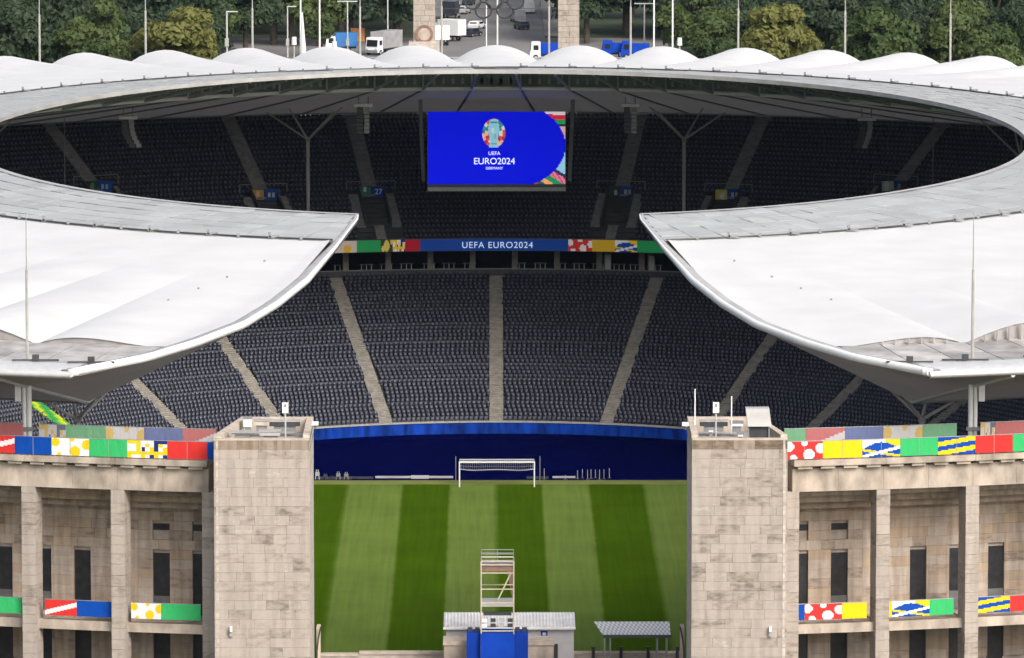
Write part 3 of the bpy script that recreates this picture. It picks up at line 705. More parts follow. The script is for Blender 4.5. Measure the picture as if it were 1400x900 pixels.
for side in (-1, 1):
    n = 150
    mb = MB(); mb.grid([[rp(t, max(dcut(t), dcut(0) * 0 + dcut(t)) + (math.pi - dcut(t)) * i / n, side, -.10, False) for i in range(n + 1)] for t in (0, TG * .5, TG)]); mb.build('glass_frame', 'frame', roof)
    dl = [dcut(0) + (math.pi - dcut(0)) * i / n for i in range(n + 1)]
    mb = MB(); mb.grid([[rp(t, d, side, z, False) for d in dl] for t, z in ((.005, .10), (-.003, .10), (-.003, -.30), (.005, -.30))]); mb.build('inner_rim', 'gutter', roof)
    dg = [dcut(TG) + .01 + (math.pi - dcut(TG) - .01) * i / n for i in range(n + 1)]
    mb = MB(); mb.path([rp(TG - .002, d, side, .1, False) for d in dg], .09, 5); mb.build('glass_gutter', 'dsteel', roof)
    # anchor brackets along the glass edge, two per bay
    mb = MB()
    for k in range(6, 76):
        d = BAY * .5 * k
        if d < dg[0]: continue
        c = rp(TG, d, side, .18, False); h = .45 if k % 2 else .25; mb.box((c.x, c.y, c.z + h / 2 - .1), (.22, .2, h), 0)
        if k % 2: mb.box((c.x + .35, c.y, c.z + .02), (.8, .2, .16), 0)
    mb.build('edge_bracket', 'gsteel', roof, kind='stuff')
    # underside: lower membrane from ring beam to lowest line, then out to the rim
    D0 = R(16.3); du = [D0 + (math.pi - D0) * i / 120 for i in range(121)]
    zu = lambda t: (36.95 - (t - TG) / (TV - TG) * 5.6) if t <= TV else (31.35 + (t - TV) / (1 - TV) * 4.1)
    def up(t, d): a, b = ra(t); return Vector((side * b * math.sin(d), -a * math.cos(d), zu(t)))
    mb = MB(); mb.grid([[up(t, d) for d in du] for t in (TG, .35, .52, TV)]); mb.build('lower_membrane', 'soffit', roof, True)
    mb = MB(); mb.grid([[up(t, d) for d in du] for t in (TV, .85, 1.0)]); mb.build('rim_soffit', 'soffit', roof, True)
    mb = MB(); mb.grid([[Vector((p.x, p.y, z)) for p in (up(TG + .01, d) for d in du)] for z in (36.95, 39.0)]); mb.build('cavity_wall', 'cavity', roof)
    mb = MB(); mb.path([up(TG, d) for d in du], .2, 5); mb.build('ring_beam', 'white', roof)
    mb = MB(); mb.path([up(TV, d) - Vector((0, 0, .05)) for d in du], .11, 5); mb.build('valley_tube', 'gsteel', roof)
    # end closure between the cut edge and the last lower chord
    ts = [0.02, TG, .3, .42, .55, TV, .8, .9, 1.0]
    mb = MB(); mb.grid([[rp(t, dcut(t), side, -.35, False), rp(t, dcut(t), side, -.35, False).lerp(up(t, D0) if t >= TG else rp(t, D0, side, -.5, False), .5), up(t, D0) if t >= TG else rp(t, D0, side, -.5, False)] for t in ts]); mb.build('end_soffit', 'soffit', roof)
    mb = MB(); mb.path([up(t, D0) for t in ts[1:]], .16, 6); mb.build('end_chord', 'steel', roof)
    # gutter and bright edge beam along the cut
    tt = [i / 70 for i in range(71)]
    def ce(t, off, dz):
        k = min(1, .35 + max(0, t - .12) * 2.2); off, dz = (off * k, dz * k) if off < .3 else (max(off * k, .2), dz); return rp(t, dcut(t) + off / ra(t)[1], side, dz, False)
    mb = MB(); mb.grid([[ce(t, .85, .02), ce(t, .75, .14), ce(t, .14, .10)] for t in tt]); mb.build('cut_gutter', 'gutter', roof, True)
    mb = MB(); mb.grid([[ce(t, .15, .05), ce(t, .13, .20), ce(t, .0, .24), ce(t, -.14, .12), ce(t, -.17, -.08), ce(t, -.05, -.30), ce(t, .2, -.36)] for t in tt]); mb.face([ce(1.0, *q) for q in ((.15, .05), (.13, .20), (.0, .24), (-.14, .12), (-.17, -.08), (-.05, -.30), (.2, -.36))]); mb.box(rp(.995, dcut(1.0), side, -.05, False), (.7, .5, .42)); mb.build('cut_edge_beam', 'white', roof, True)
    mb = MB()
    for t in (.33, .44, .52, .60):
        c = rp(t, R(13.0 + 3 * t), side); mb.box((c.x, c.y, c.z + .05), (.16, .14, .14))
    mb.build('membrane_fitting', 'gsteel', roof, kind='stuff')
    # outer deck: panels, lunettes with fins, rim
    dk0 = dcut(.91)
    ed = [dk0] + [BAY * k / 3 + BAY / 2 for k in range(6, 110) if BAY * k / 3 + BAY / 2 > dk0 + .012]
    restd = MB()
    for k, (d0, d1) in enumerate(zip(ed, ed[1:])):
        if d1 > math.pi: break
        for (t0, t1) in ((TD, .91), (.91, .965)):
            tgt = MB() if d0 < R(42) else restd
            g = .04 / 110; pp = []
            for t, d in ((t0 + .001, d0 + g), (t0 + .001, d1 - g), (t1 - .001, d1 - g), (t1 - .001, d0 + g)):
                if k == 0: d = max(d, dcut(t) + .006) if d < d0 + .5 * (d1 - d0) else d
                u = (d / BAY + .5) % 1.0; pp.append(rp(t, d, side, .05 + .10 * 4 * u * (1 - u) * max(0, (.965 - t) / (.965 - TD)), False))
            if side > 0: pp = pp[::-1]
            tgt.hexa([*[p - Vector((0, 0, .12)) for p in pp], *pp])
            if tgt is not restd: tgt.build('deck_panel', 'deck', roof)
    restd.build('deck_panel', 'deck', roof, kind='stuff')
    n = 330; dL = [dcut(TD) + .01 + (math.pi - dcut(TD) - .01) * i / n for i in range(n + 1)]
    mb = MB(); mb.grid([[rp(TD, d, side, -.3, False) for d in dL], [rp(TD - .002, d, side, -.02) if True else 0 for d in dL]]); mb.build('lunette', 'lunette', roof)
    mb = MB()
    for k in range(120):
        d = dcut(TD) + .02 + k * BAY / 10
        if d > R(50): break
        h = bulge(d, TD)
        if h > .25 and side > 0:
            c = rp(TD + .004, d, side, .05, False); mb.box((c.x, c.y - .1, c.z + h * .5), (.10, .35, h), 0)
    if side > 0: mb.build('lunette_fin', 'deck', roof, kind='stuff')
    n = 200; dR = [dcut(1.0) + (math.pi - dcut(1.0)) * i / n for i in range(n + 1)]
    mb = MB(); mb.grid([[rp(t, d, side, z, False) for d in dR] for t, z in ((.96, .10), (.985, .16), (1.003, .02), (1.006, -.22), (1.0, -.45), (.985, -.5))]); mb.build('outer_rim', 'steel', roof, True)
    mb = MB()                               # small service boxes with their cable trays on the deck
    for k in range(3, 14):
        for f in (.32, .72):
            d = BAY * (k - .5 + f); 
            if d < dk0 + .01: continue
            c = rp(.955, d, side, .12, False); mb.box((c.x, c.y, c.z + .2), (.45, .4, .4)); mb.box((c.x, c.y - .1, c.z + .05), (3.2, .16, .10))
    mb.build('deck_box', 'dsteel', roof, kind='stuff')
    # radial trusses under the glass and seams of the lower membrane
    for k in range(3, 38):
        d = BAY * (k + .5)
        if d > math.pi: break
        mb = MB(); mb.tube(up(TG, d), rp(.012, d, side, -.35, False), .17, 5); mb.tube(up(TG, d), rp(TG, d, side, -.2, False), .10, 5)
        mid = up(TG, d).lerp(rp(.012, d, side, -.35, False), .5); mb.tube(mid, rp(TG * .5, d, side, -.15, False), .07, 5); mb.build('roof_truss', 'steel', roof)
        mb = MB(); mb.path([up(t, d) - Vector((0, 0, .06)) for t in (TG, .35, .52, TV)], .13, 4); mb.build('membrane_seam', 'gsteel', roof)
        mb = MB()
        for f in (.2, .4, .6, .8):
            c = up(TG - .015, d + BAY * f); mb.box((c.x, c.y, c.z + .7), (.28, .25, .55)); mb.tube((c.x, c.y, c.z + .9), (c.x, c.y, 39), .05, 4)
        mb.build('floodlight_row', 'frame', roof)

def mast(x, y, z, h, label, group=None, r=.09, tone='rail'):
    t = empty('lightning_mast', (x, y, z), label, 'mast', group)
    mb = MB(); mb.tube((x, y, z), (x, y, z + h * .62), r, 6, r * .85); mb.build('mast_tube', tone, t)
    mb = MB(); mb.tube((x, y, z + h * .62), (x, y, z + h), r * .45, 5, r * .25); mb.build('mast_tip', tone, t)
    mb = MB(); mb.box((x, y, z + .06), (.5, .5, .16)); mb.build('foot_plate', 'gsteel', t)
for px_, lab in ((37, 'slim grey lightning mast on the roof rim over the striped red-and-white balcony banner'), (1330, 'slim grey lightning mast on the roof rim over the yellow-and-blue striped banner')):
    p = pt(px_, 497, Z=35.95); mast(p.x, p.y + .3, 35.9, 10.4, lab, r=.11)
for px_ in (75, 212, 353, 497, 607, 752, 862, 1006, 1147, 1283):
    X = (px_ - 680) / 11.97; p = math.asin(X / 120.5); c = ell(140.2, 120.5, p)
    mast(c.x, c.y, 35.7, 10.2, 'slim pale lightning mast on the rim of the roof against the trees', 'lightning masts along the roof rim beyond the screen', r=.13)

def tree_column(phi, label):
    a, b = 119.6, 89.0; c = ell(a, b, phi); t = empty('tree_column', (c.x, c.y, 17.9), label, 'column', 'branching roof columns in the upper tier')
    mb = MB(); mb.tube((c.x, c.y, 17.6), (c.x, c.y, 29.1), .19, 8); mb.build('trunk', 'gutter', t)
    for i, (tx, tn) in enumerate(((-3.9, 3.0), (-3.0, -3.2), (3.0, -3.2), (3.9, 3.0))):
        n = Vector((math.sin(phi) / b, math.cos(phi) / a)).normalized(); tg = Vector((n.y, -n.x)); q = c + tg * tx + n * tn
        rr = 1 - (tn * .012); tpar = (q.length - 0) 
        # height of the lower membrane above that spot
        tq = TV; best = None
        for tt_ in np.linspace(TG, 1, 60):
            aa, bb = ra(tt_); v = abs((q.x / bb) ** 2 + (q.y / aa) ** 2 - 1)
            if best is None or v < best[0]: best = (v, tt_)
        tq = best[1]; z = (36.95 - (tq - TG) / (TV - TG) * 5.6) if tq <= TV else (31.35 + (tq - TV) / (1 - TV) * 4.1)
        mb = MB(); mb.tube((c.x, c.y, 29.0), (q.x, q.y, z), .13, 6, .10); mb.build('branch', 'gutter', t)
    mb = MB(); mb.box((c.x, c.y, 29.05), (.5, .5, .4)); mb.build('node', 'gsteel', t)
for p in (-13.35, 13.35): tree_column(R(p), 'slender branching steel roof column in the dark upper tier beside the video board')
for p in (-38.5, 38.5): tree_column(R(p), 'slender branching steel roof column where the roof opening curves back')
for p in (-64, 64, -90, 90, -115, 115, -139, 139, -160, 160): tree_column(R(p), 'slender branching steel roof column under the closed side of the roof')

def speaker(px_, py0, py1, Y, label, bend=0):
    p = pt(px_, py0, Y=Y); q = pt(px_, py1, Y=Y); x, z0, z1 = p.x, q.z, p.z; n = 7; h = (z1 - z0) / n
    t = empty('speaker_cluster', (x, Y, z0), label, 'loudspeaker', 'speaker clusters hung from the roof')
    mb = MB(); mb.box((x, Y, z1 + .15), (1.9, .8, .3)); mb.build('hanging_frame', 'steel', t)
    mb = MB(); mb.tube((x - .5, Y, z1 + .2), (x - .5, Y + 1.5, 37.2), .06, 5); mb.tube((x + .5, Y, z1 + .2), (x + .5, Y + 1.5, 37.2), .06, 5); mb.build('hanger', 'gsteel', t)
    for s in (-.36, .36):
        for k in range(n):
            f = k / (n - 1); yy = Y - .1 - .55 * f * f
            mb = MB(); mb.box((x + s + bend * f * f, yy, z1 - (k + .5) * h * (1 - .12 * abs(bend) * f)), (.62 - .1 * (s > 0), .6, h * .86)); mb.build('cabinet', 'gsteel' if s > 0 else 'dsteel', t)
speaker(175, 163, 205, 84, 'black curved line-array speaker cluster above the green-plated entrance', .8)
speaker(497, 146, 182, 96, 'narrow hanging speaker cluster between a branching column and the video board, orange-signed side')
speaker(862, 146, 182, 96, 'narrow hanging speaker cluster between a branching column and the video board, yellow-signed side')
speaker(1185, 165, 205, 84, 'black curved line-array speaker cluster near the grey-plated entrance', -.6)
for px_ in (88, 1276):
    p = pt(px_, 165, Y=100); q = pt(px_, 262, Y=100); t = empty('hanging_cable', (p.x, 100, q.z), 'thin pale cable hanging from the roof beside the %s aisle' % ('left' if False else ('green-plated' if px_ < 700 else 'grey-plated')), 'cable')
    mb = MB(); mb.tube((p.x, 100, q.z), (p.x, 100, 36), .05, 5); mb.build('cable', 'gsteel', t)
    mb = MB(); mb.box((p.x, 100, q.z - .1), (.25, .25, .3)); mb.build('weight', 'gsteel', t)

# roof posts standing on the near facade
for px_, sx in ((37, -1), (1330, 1)):
    p = pt(px_, 592, Z=30.6); x, y = p.x, p.y
    t = empty('roof_post', (x, y, 29.4), 'twin-tube pale steel roof post rising from the parapet, %s' % ('behind the blue banner panel' if sx < 0 else 'behind the yellow-and-blue striped panel'), 'post')
    for s in (-.17, .17): mb = MB(); mb.tube((x + s, y, 29.4), (x + s, y, 34.7), .17 if s * sx < 0 else .14, 8); mb.build('tube', 'white', t)
    mb = MB(); mb.box((x, y, 30.9), (.9, .5, .25)); mb.build('collar', 'gsteel', t)
    mb = MB(); mb.box((x + sx * .58, y - .1, 33.4), (.42, .4, 1.15)); mb.build('control_box', 'white', t)
    mb = MB(); mb.tube((x, y, 34.5), (x, y + .3, 35.6), .22, 6); mb.build('head', 'gsteel', t)

# ---------------------------------------------------------------- facade wings
FA, FB = 139.5, 128.0
D8 = R(8.92); DS = R(2.86)
def fp(d, side, inn=0.0):
    x, y = side * FB * math.sin(d), -FA * math.cos(d); n = Vector((x / FB ** 2, y / FA ** 2)).normalized(); return Vector((x, y)) - n * inn
def facade(side, label, rail, gallery, screens):
    f = empty('stone_colonnade', (side * 28, -134, G), label, 'colonnade')
    KN = 8
    for k in range(KN):
        d = D8 + DS * k; c = fp(d, side, .7); n = fp(d, side, 0) - fp(d, side, 1); rz_ = math.atan2(n.x, -n.y)
        col = empty('column', (c.x, c.y, G), parent=f); 
        zz = G; i = 0
        core = MB(); core.box((c.x, c.y, (G + 27.45) / 2), (.92, 1.34, 27.45 - G), rz_); core.build('core', 'joint', col)
        if k < 4:
            while zz < 27.4:
                h = min(random.choice((.62, .7, .78)), 27.45 - zz)
                if 27.45 - zz - h < .3: h = 27.45 - zz
                o = lay(ST, 'stone', col, (c.x, c.y, zz + h / 2), (random.uniform(.97, 1.0), random.uniform(1.38, 1.42), h - .02), rz_); zz += h
        else: mb = MB(); mb.box((c.x, c.y, (G + 27.45) / 2), (.98, 1.4, 27.45 - G), rz_); mb.build('shaft', 'stone_plain', col)
    order = (lambda a, b: (a, b)) if side > 0 else (lambda a, b: (b, a))
    start = D8 - DS * .02
    ds = [D8 + DS * k for k in range(KN)]
    for k in range(KN - 1):
        d0, d1 = ds[k], ds[k + 1]
        def pq(inn, e0=0, e1=0): return order(fp(d0 + e0, side, inn), fp(d1 - e1, side, inn))
        # architrave blocks and cornice
        if k < 4:
            for i in range(2):
                e = [d0 + (d1 - d0) * i / 2, d0 + (d1 - d0) * (i + 1) / 2]; p, q = order(fp(e[0], side, -.02), fp(e[1], side, -.02))
                dd = (q - p).normalized(); mb = MB(); mb.seg(p + dd * .008, q - dd * .008, 27.45, 29.05, 1.4); mb.build('architrave_block', 'stone_trim', f)
        else: mb = MB(); mb.seg(*pq(-.02), 27.45, 29.05, 1.4); mb.build('architrave', 'stone_trim', f)
        p, q = pq(0); L = (q - p).length; dd = (q - p) / L; nn = Vector((-dd.y, dd.x))
        mb = MB(); mb.seg(p - nn * .55, q - nn * .55, 29.27, 29.68, 3.2); mb.build('cornice', 'stone_trim', f)
        for i in range(4):
            u = (i + .5) / 4; c = p + dd * L * u - nn * .12; mb = MB(); mb.box((c.x, c.y, 29.16), (L / 4 * .62, .6, .2), math.atan2(dd.y, dd.x)); mb.build('dentil', 'stone_trim', f)
        mb = MB(); mb.seg(p + nn * .3, q + nn * .3, 29.05, 29.27, 2.4); mb.build('dentil_bed', 'joint', f)
        # gallery: floor, edge ledge, ceiling, beams
        mb = MB(); mb.seg(p + nn * .55, q + nn * .55, 17.55, 18.2, .45); mb.build('gallery_ledge', 'stone_trim', f)
        mb = MB(); mb.seg(p + nn * 1.0, q + nn * 1.0, 17.6, 18.05, 4.0); mb.build('gallery_floor', 'stone_trim', f)
        mb = MB(); mb.seg(p + nn * 1.38, q + nn * 1.38, 28.3, 28.6, 3.7); mb.build('ceiling', 'stone_in', f)
        for o_, h in ((1.9, 1.45), (2.9, 2.05), (4.0, 2.65)): mb = MB(); mb.seg(p + nn * o_, q + nn * o_, 28.3 - h, 28.3, .5); mb.build('ceiling_beam', 'stone_in', f)
        # rear wall with openings
        wp, wq = pq(5.0, 0, 0); WLn = (wq - wp).length; wd = (wq - wp) / WLn; wn = Vector((-wd.y, wd.x))
        wall = empty('rear_wall', ((wp.x + wq.x) / 2, (wp.y + wq.y) / 2, G), parent=f)
        mb = MB(); mb.seg(wp + wn * .22, wq + wn * .22, G, 28.6, .4); mb.build('backing', 'joint', wall)
        holes = []
        for j in range(-1, 20):
            X = side * (20.65 + 2.77 * j)
            u = (X - wp.x) / wd.x
            if u < -.6 or u > WLn + .6: continue
            u0, u1 = max(0, u - .6), min(WLn, u + .6)
            if u1 - u0 < .15: continue
            holes.append((u0, u1, 18.05, 22.35)); holes.append((u0, u1, G, 17.35))
            if j in (0, 1):
                holes.append((u0, u1, 23.8, 24.45)); a_, b_ = wp + wd * u0 + wn * .17, wp + wd * u1 + wn * .17
                mb = MB(); mb.seg(a_, b_, 23.95, 24.4, .05); mb.build('vent', 'void', wall)
            for za, zb in ((18.05, 22.35), (G, 17.35)):
                a_, b_ = wp + wd * u0 + wn * .17, wp + wd * u1 + wn * .17; md = 'void'
                dr = MB(); dr.seg(a_, b_, za, zb, .05); dr = dr.build('door', md, wall)
                if (j + (za > 15)) % 3 != 1:
                    mb = MB(); mb.seg(a_ - wn * .04, b_ - wn * .04, za, za + 1.3, .04); mb.build('door_panel', 'doorpanel', wall)
        if k < 4: courses(ST_IN, wall, wp, wq, 17.9 if k else 17.9, 28.0, .66, .22, .9, 1.9, holes)
        else: mb = MB(); mb.seg(wp, wq, 18, 28.0, .2); mb.build('facing', 'stone_plain', wall)
        if k < 4: courses(ST_IN, wall, wp, wq, 14.6, 17.6, .75, .22, 1.2, 2.4, holes)
    # roof terrace behind the cornice
    mb = MB(); mb.grid([[(*fp(d, side, i_), 29.64) for d in [D8 + DS * (KN - 1) * j / 12 for j in range(13)]] for i_ in (2.4, 6)]); mb.build('terrace_slab', 'stone_plain', f)
    # banners are things of their own
    def banner_row(name, items, inn, z0, z1, m, grp, cat, fnmod=None, post=False, pre=''):
        for (x0, x1, fn, lab) in items:
            d0, d1 = math.asin(abs(x0) / (FB - inn)), math.asin(abs(x1) / (FB - inn))
            p, q = fp(d0, side, inn), fp(d1, side, inn)
            if p.x > q.x: p, q = q, p
            t = empty(name, ((p.x + q.x) / 2, (p.y + q.y) / 2, z0), lab, cat, grp)
            dd = (q - p).normalized() * .01
            printed('panel', p + dd, q - dd, z0, z1, fnmod(fn) if fnmod else fn, t, 36, 16, .03, m)
            mb = MB(); nn = Vector((-dd.y, dd.x)).normalized() * .06
            mb.path([(*(p + nn), z1 + .02), (*(q + nn), z1 + .02)], .03, 5); mb.path([(*(p + nn), z0 + .02), (*(q + nn), z0 + .02)], .03, 5)
            for e in (.08, .5, .92): c = p.lerp(q, e) + nn; mb.tube((*c, z0 - .12), (*c, z1), .03, 5)
            mb.build('rail_frame', 'gsteel', t)
            if name == 'parapet_banner' and (q - p).length > 1.5: c = p.lerp(q, .5) - nn * .25; mb = MB(); mb.box((c.x, c.y, (z0 + z1) / 2), (.022, .02, z1 - z0), math.atan2(dd.y, dd.x)); mb.build('tie_strap', 'rail', t)
    banner_row('parapet_banner', rail, -.42, 29.76, 30.95, 'print', 'printed banners on the parapet', 'banner')
    banner_row('balcony_banner', gallery, .45, 18.52, 19.6, 'print', 'printed banners on the balcony rail', 'banner')
    banner_row('wind_screen', screens, 1.6, 29.73, 31.55, 'paleprint', 'tinted glass wind screens above the parapet', 'wind screen', pale)
    return f
def pxs(*v): return [(x - 684.5) / 20.2 for x in v]
SC = lambda x: (x - 684.5) / 20.25
SG = lambda x: (x - 684.5) / 20.15
SS = lambda x: (x - 684.5) / 20.0
facade(-1, 'weathered limestone colonnade wing with a blue parapet panel beside its gate tower',
       [(SC(-40), SC(12), rdiag, 'red parapet banner with a white slash, next to a blue panel'), (SC(12), SC(64), solid(BL), 'plain blue parapet banner in front of the twin-tube roof post'), (SC(64), SC(117), ydots, 'white parapet banner with yellow spots between blue and green panels'),
        (SC(117), SC(170), solid(GR), 'plain green parapet banner between the yellow-spotted and the pixel-patterned panels'), (SC(170), SC(226), pix, 'parapet banner patterned in yellow, white and navy blocks'), (SC(226), SC(281), solid(RD), 'plain red parapet banner between the block pattern and a short blue panel'), (SC(281), SC(291), solid(BL), 'narrow blue parapet banner against the gate tower')],
       [(SG(-30), SG(25), solid(GR), 'green balcony banner ending at a column, beyond the red-and-white one'), (SG(54), SG(99), rdiag, 'red balcony banner with a white slash'), (SG(99), SG(150), solid(BL), 'plain blue balcony banner beside the red-and-white one'), (SG(175), SG(217), ydots, 'white balcony banner with yellow spots'), (SG(217), SG(272), solid(GR), 'plain green balcony banner next to the yellow-spotted one')],
       [(SS(-20), SS(28), solid(RD), 'dull red tinted wind screen behind the roof post'), (SS(50), SS(88), pix, 'pale patterned wind screen beside the roof post'), (SS(88), SS(143), solid(GR), 'dull green tinted wind screen above the spotted banner'), (SS(143), SS(197), ydots, 'pale wind screen with faint yellow spots'), (SS(197), SS(250), solid(BL), 'dull blue tinted wind screen above the red banner'), (SS(250), SS(296), rdiag, 'dull red and white tinted wind screen against the gate tower')])
facade(1, 'weathered limestone colonnade wing with a red parapet panel with white spots beside its gate tower',
       [(SC(1077), SC(1128), rdots, 'red parapet banner with white spots against the gate tower'), (SC(1128), SC(1183), solid(YL), 'plain yellow parapet banner beside the white-spotted red one'), (SC(1183), SC(1236), lens, 'blue parapet banner crossed by white and yellow arcs'), (SC(1236), SC(1289), solid(GR), 'plain green parapet banner beside the blue arc pattern'),
        (SC(1289), SC(1342), ydiag, 'parapet banner with yellow and blue slanting stripes'), (SC(1342), SC(1395), solid(RD), 'plain red parapet banner beside the yellow and blue stripes'), (SC(1395), SC(1445), solid(GR), 'green parapet banner beyond the plain red one')],
       [(SG(1093), SG(1103), solid(BL), 'short blue balcony banner against the gate tower column'), (SG(1103), SG(1155), rdots, 'red balcony banner with white spots'), (SG(1155), SG(1190), solid(YL), 'plain yellow balcony banner beside the white-spotted red one'), (SG(1217), SG(1225), solid(YL), 'sliver of yellow balcony banner before the blue arcs'), (SG(1225), SG(1278), lens, 'blue balcony banner crossed by white and yellow arcs'), (SG(1278), SG(1312), solid(GR), 'plain green balcony banner beside the blue arcs'), (SG(1340), SG(1392), ydiag, 'balcony banner with yellow and blue slanting stripes'), (SG(1392), SG(1430), solid(RD), 'plain red balcony banner beside the yellow and blue stripes')],
       [(SS(1072), SS(1102), solid(GR), 'dull green tinted wind screen against the gate tower'), (SS(1102), SS(1156), rdiag, 'dull red and white tinted wind screen above the yellow banner'), (SS(1156), SS(1209), solid(BL), 'dull blue tinted wind screen above the arc-patterned banner'), (SS(1209), SS(1264), ydots, 'pale wind screen with faint yellow spots above the green banner'), (SS(1264), SS(1312), solid(GR), 'dull green tinted wind screen before the roof post'), (SS(1345), SS(1366), pix, 'pale patterned wind screen past the roof post'), (SS(1366), SS(1420), solid(RD), 'dull red tinted wind screen past the roof post')])

# ---------------------------------------------------------------- gate towers
def tower(side, label):
    xi, xo, y0, y1, zt = 12.9 * side, 19.36 * side, -141.0, -131.2, 31.45
    t = empty('gate_tower', (side * 16.1, -137, G), label, 'tower', 'stone towers flanking the gate')
    def L(x, y): return (x, y)
    xb = 17.9 * side
    a, b = (xo, xi) if side < 0 else (xi, xo)
    core = MB(); i = .2
    A = [(xi - side * -i, y0 + i), (xo - side * i, y0 + i), (xb - side * i, y1 - i), (xi + side * i, y1 - i)]
    if side < 0: A = [A[1], A[0], A[3], A[2]]
    core.hexa([*[(x, y, G) for x, y in A], *[(x, y, zt - .9) for x, y in A]]); core.build('core', 'joint', t)
    courses(ST, t, (a, y0), (b, y0), G, zt - .62, .655, .3, .8, 2.4); courses(ST_TOP, t, (a, y0), (b, y0), zt - .62, zt, .62, .3, .9, 1.9)
    # inner reveal and outer flank, too oblique to tell their blocks apart singly
    sm = MB()
    def blocks(p, q):
        p, q = Vector(p), Vector(q); Ln = (q - p).length; d = (q - p) / Ln; n_ = 31; h = (zt - G) / n_
        for r_ in range(n_):
            u = 0
            while u < Ln - .01:
                wd = random.uniform(1.2, 2.4)
                if Ln - u - wd < .9: wd = Ln - u
                sm.seg(p + d * (u + .012), p + d * (u + wd - .012), G + r_ * h + .012, G + (r_ + 1) * h - .012, .3); u += wd
    if side < 0: blocks((xi, y0), (xi, y1)); blocks((xb, y1), (xo, y0))
    else: blocks((xi, y1), (xi, y0)); blocks((xo, y0), (xb, y1))
    sm.build('flank_stone', 'stone_plain', t, kind='stuff')
    # roof terrace with its parapets
    B_ = [(xi, y0 + .3), (xo, y0 + .3), (xb, y1), (xi, y1)]
    if side < 0: B_ = [B_[1], B_[0], B_[3], B_[2]]
    mb = MB(); mb.hexa([*[(x, y, zt - .9) for x, y in B_], *[(x, y, zt - .75) for x, y in B_]]); mb.build('roof_slab', 'rail', t)
    mb = MB(); a_, b_ = (xo, xi) if side < 0 else (xi, xo)
    mb.seg((a_, y0 + .01), (b_, y0 + .01), zt, zt + .10, .55); mb.build('front_coping', 'beige', t)
    mb = MB(); mb.seg((min(xi, xb), y1 - .1), (max(xi, xb), y1 - .1), zt - .9, zt + .25, .5); mb.build('rear_parapet', 'beige', t)
    mb = MB()
    if side < 0: mb.seg((xi, y0 + .6), (xi, y1 - .1), zt - .2, zt + .3, .45)
    else: mb.seg((xi, y1 - .1), (xi, y0 + .6), zt - .2, zt + .3, .45)
    mb.build('inner_parapet', 'beige', t)
    mb = MB()
    if side < 0: mb.seg((xb, y1 - .1), (xo, y0 + .6), zt - .2, zt + .3, .45)
    else: mb.seg((xo, y0 + .6), (xb, y1 - .1), zt - .2, zt + .3, .45)
    mb.build('outer_parapet', 'beige', t)
    for z in (12.6, 14.4):                   # lanterns and fittings on the front
        pass
    return t
tower(-1, 'pale limestone gate tower topped by a single white board on a pole')
tower(1, 'pale limestone gate tower topped by a floodlight box on legs')

def board_on_pole(px_, y, zb, h, label):
    p = pt(px_, 545, Y=y); x = p.x; t = empty('sign_board', (x, y, zb), label, 'sign')
    mb = MB(); mb.tube((x, y, zb), (x, y, zb + h), .06, 6); mb.build('pole', 'steel', t)
    mb = MB(); mb.box((x, y - .08, zb + h - .1), (.42, .12, .72)); mb.build('board', 'white', t)
    mb = MB(); mb.box((x, y - .15, zb + h + .05), (.14, .02, .2)); mb.build('mark', 'gsteel', t)
board_on_pole(390, -136.2, 31.0, 2.15, 'small white board on a pole on the tower beside the yellow-blue block banner')
board_on_pole(979, -136.2, 31.0, 2.15, 'small white board on a pole on the tower that carries the floodlight box')
for px_, py, lab in ((950, 532, 'taller thin white antenna on the tower with the floodlight box'), (1000, 542, 'shorter thin white antenna between the white board and the floodlight box')):
    p = pt(px_, 590, Y=-135.5); q = pt(px_, py, Y=-135.5); t = empty('antenna', (p.x, -135.5, 31.0), lab, 'antenna')
    mb = MB(); mb.tube((p.x, -135.5, 31.0), (p.x, -135.5, q.z), .055, 6, .04); mb.build('rod', 'white', t)
    mb = MB(); mb.box((p.x, -135.5, 31.06), (.3, .3, .12)); mb.build('foot', 'gsteel', t)
p = pt(1037, 590, Y=-139.2); x, y = p.x, -139.2
t = empty('floodlight_box', (x, y, 31.0), 'grey angled floodlight box standing on legs on the gate tower', 'floodlight')
mb = MB(); mb.hexa([(x - .72, y - .1, 32.15), (x + .88, y - .1, 32.15), (x + .88, y + 1.5, 32.2), (x - .72, y + 1.5, 32.2), (x - .85, y + .5, 33.3), (x + .75, y + .5, 33.3), (x + .75, y + 1.5, 33.3), (x - .85, y + 1.5, 33.3)]); mb.build('housing', 'gutter', t)
mb = MB(); mb.box((x + .05, y + .6, 31.75), (1.3, .8, .8)); mb.build('ballast', 'dsteel', t)
for dx in (-.68, .72): mb = MB(); mb.box((x + dx, y + .1, 31.6), (.09, .09, 1.2)); mb.build('leg', 'gsteel', t)
def pcase(px0, px1, py0, py1, y, m, label, name='equipment_case', cat='box', dep=.8):
    a = pt(px0, py1, Y=y); b = pt(px1, py0, Y=y); cx = (a.x + b.x) / 2; t = empty(name, (cx, y, a.z), label, cat)
    mb = MB(); mb.box((cx, y + dep / 2, (a.z + b.z) / 2), (b.x - a.x, dep, b.z - a.z)); mb.build('case', m, t)
    mb = MB(); mb.box((cx, y + dep / 2, b.z + .04), (b.x - a.x + .1, dep + .1, .08)); mb.build('lid', 'gsteel' if m == 'white' else 'rail', t)
    mb = MB(); mb.box((cx, y + dep / 2, a.z - .2), ((b.x - a.x) * .7, dep * .7, .4)); mb.build('stand', 'gsteel', t)
pcase(333, 344, 573, 584, -134.5, 'white', 'white equipment case on the tower with the single board')
pcase(347, 368, 576, 582, -134.2, 'beige', 'low beige duct box beside the white case')
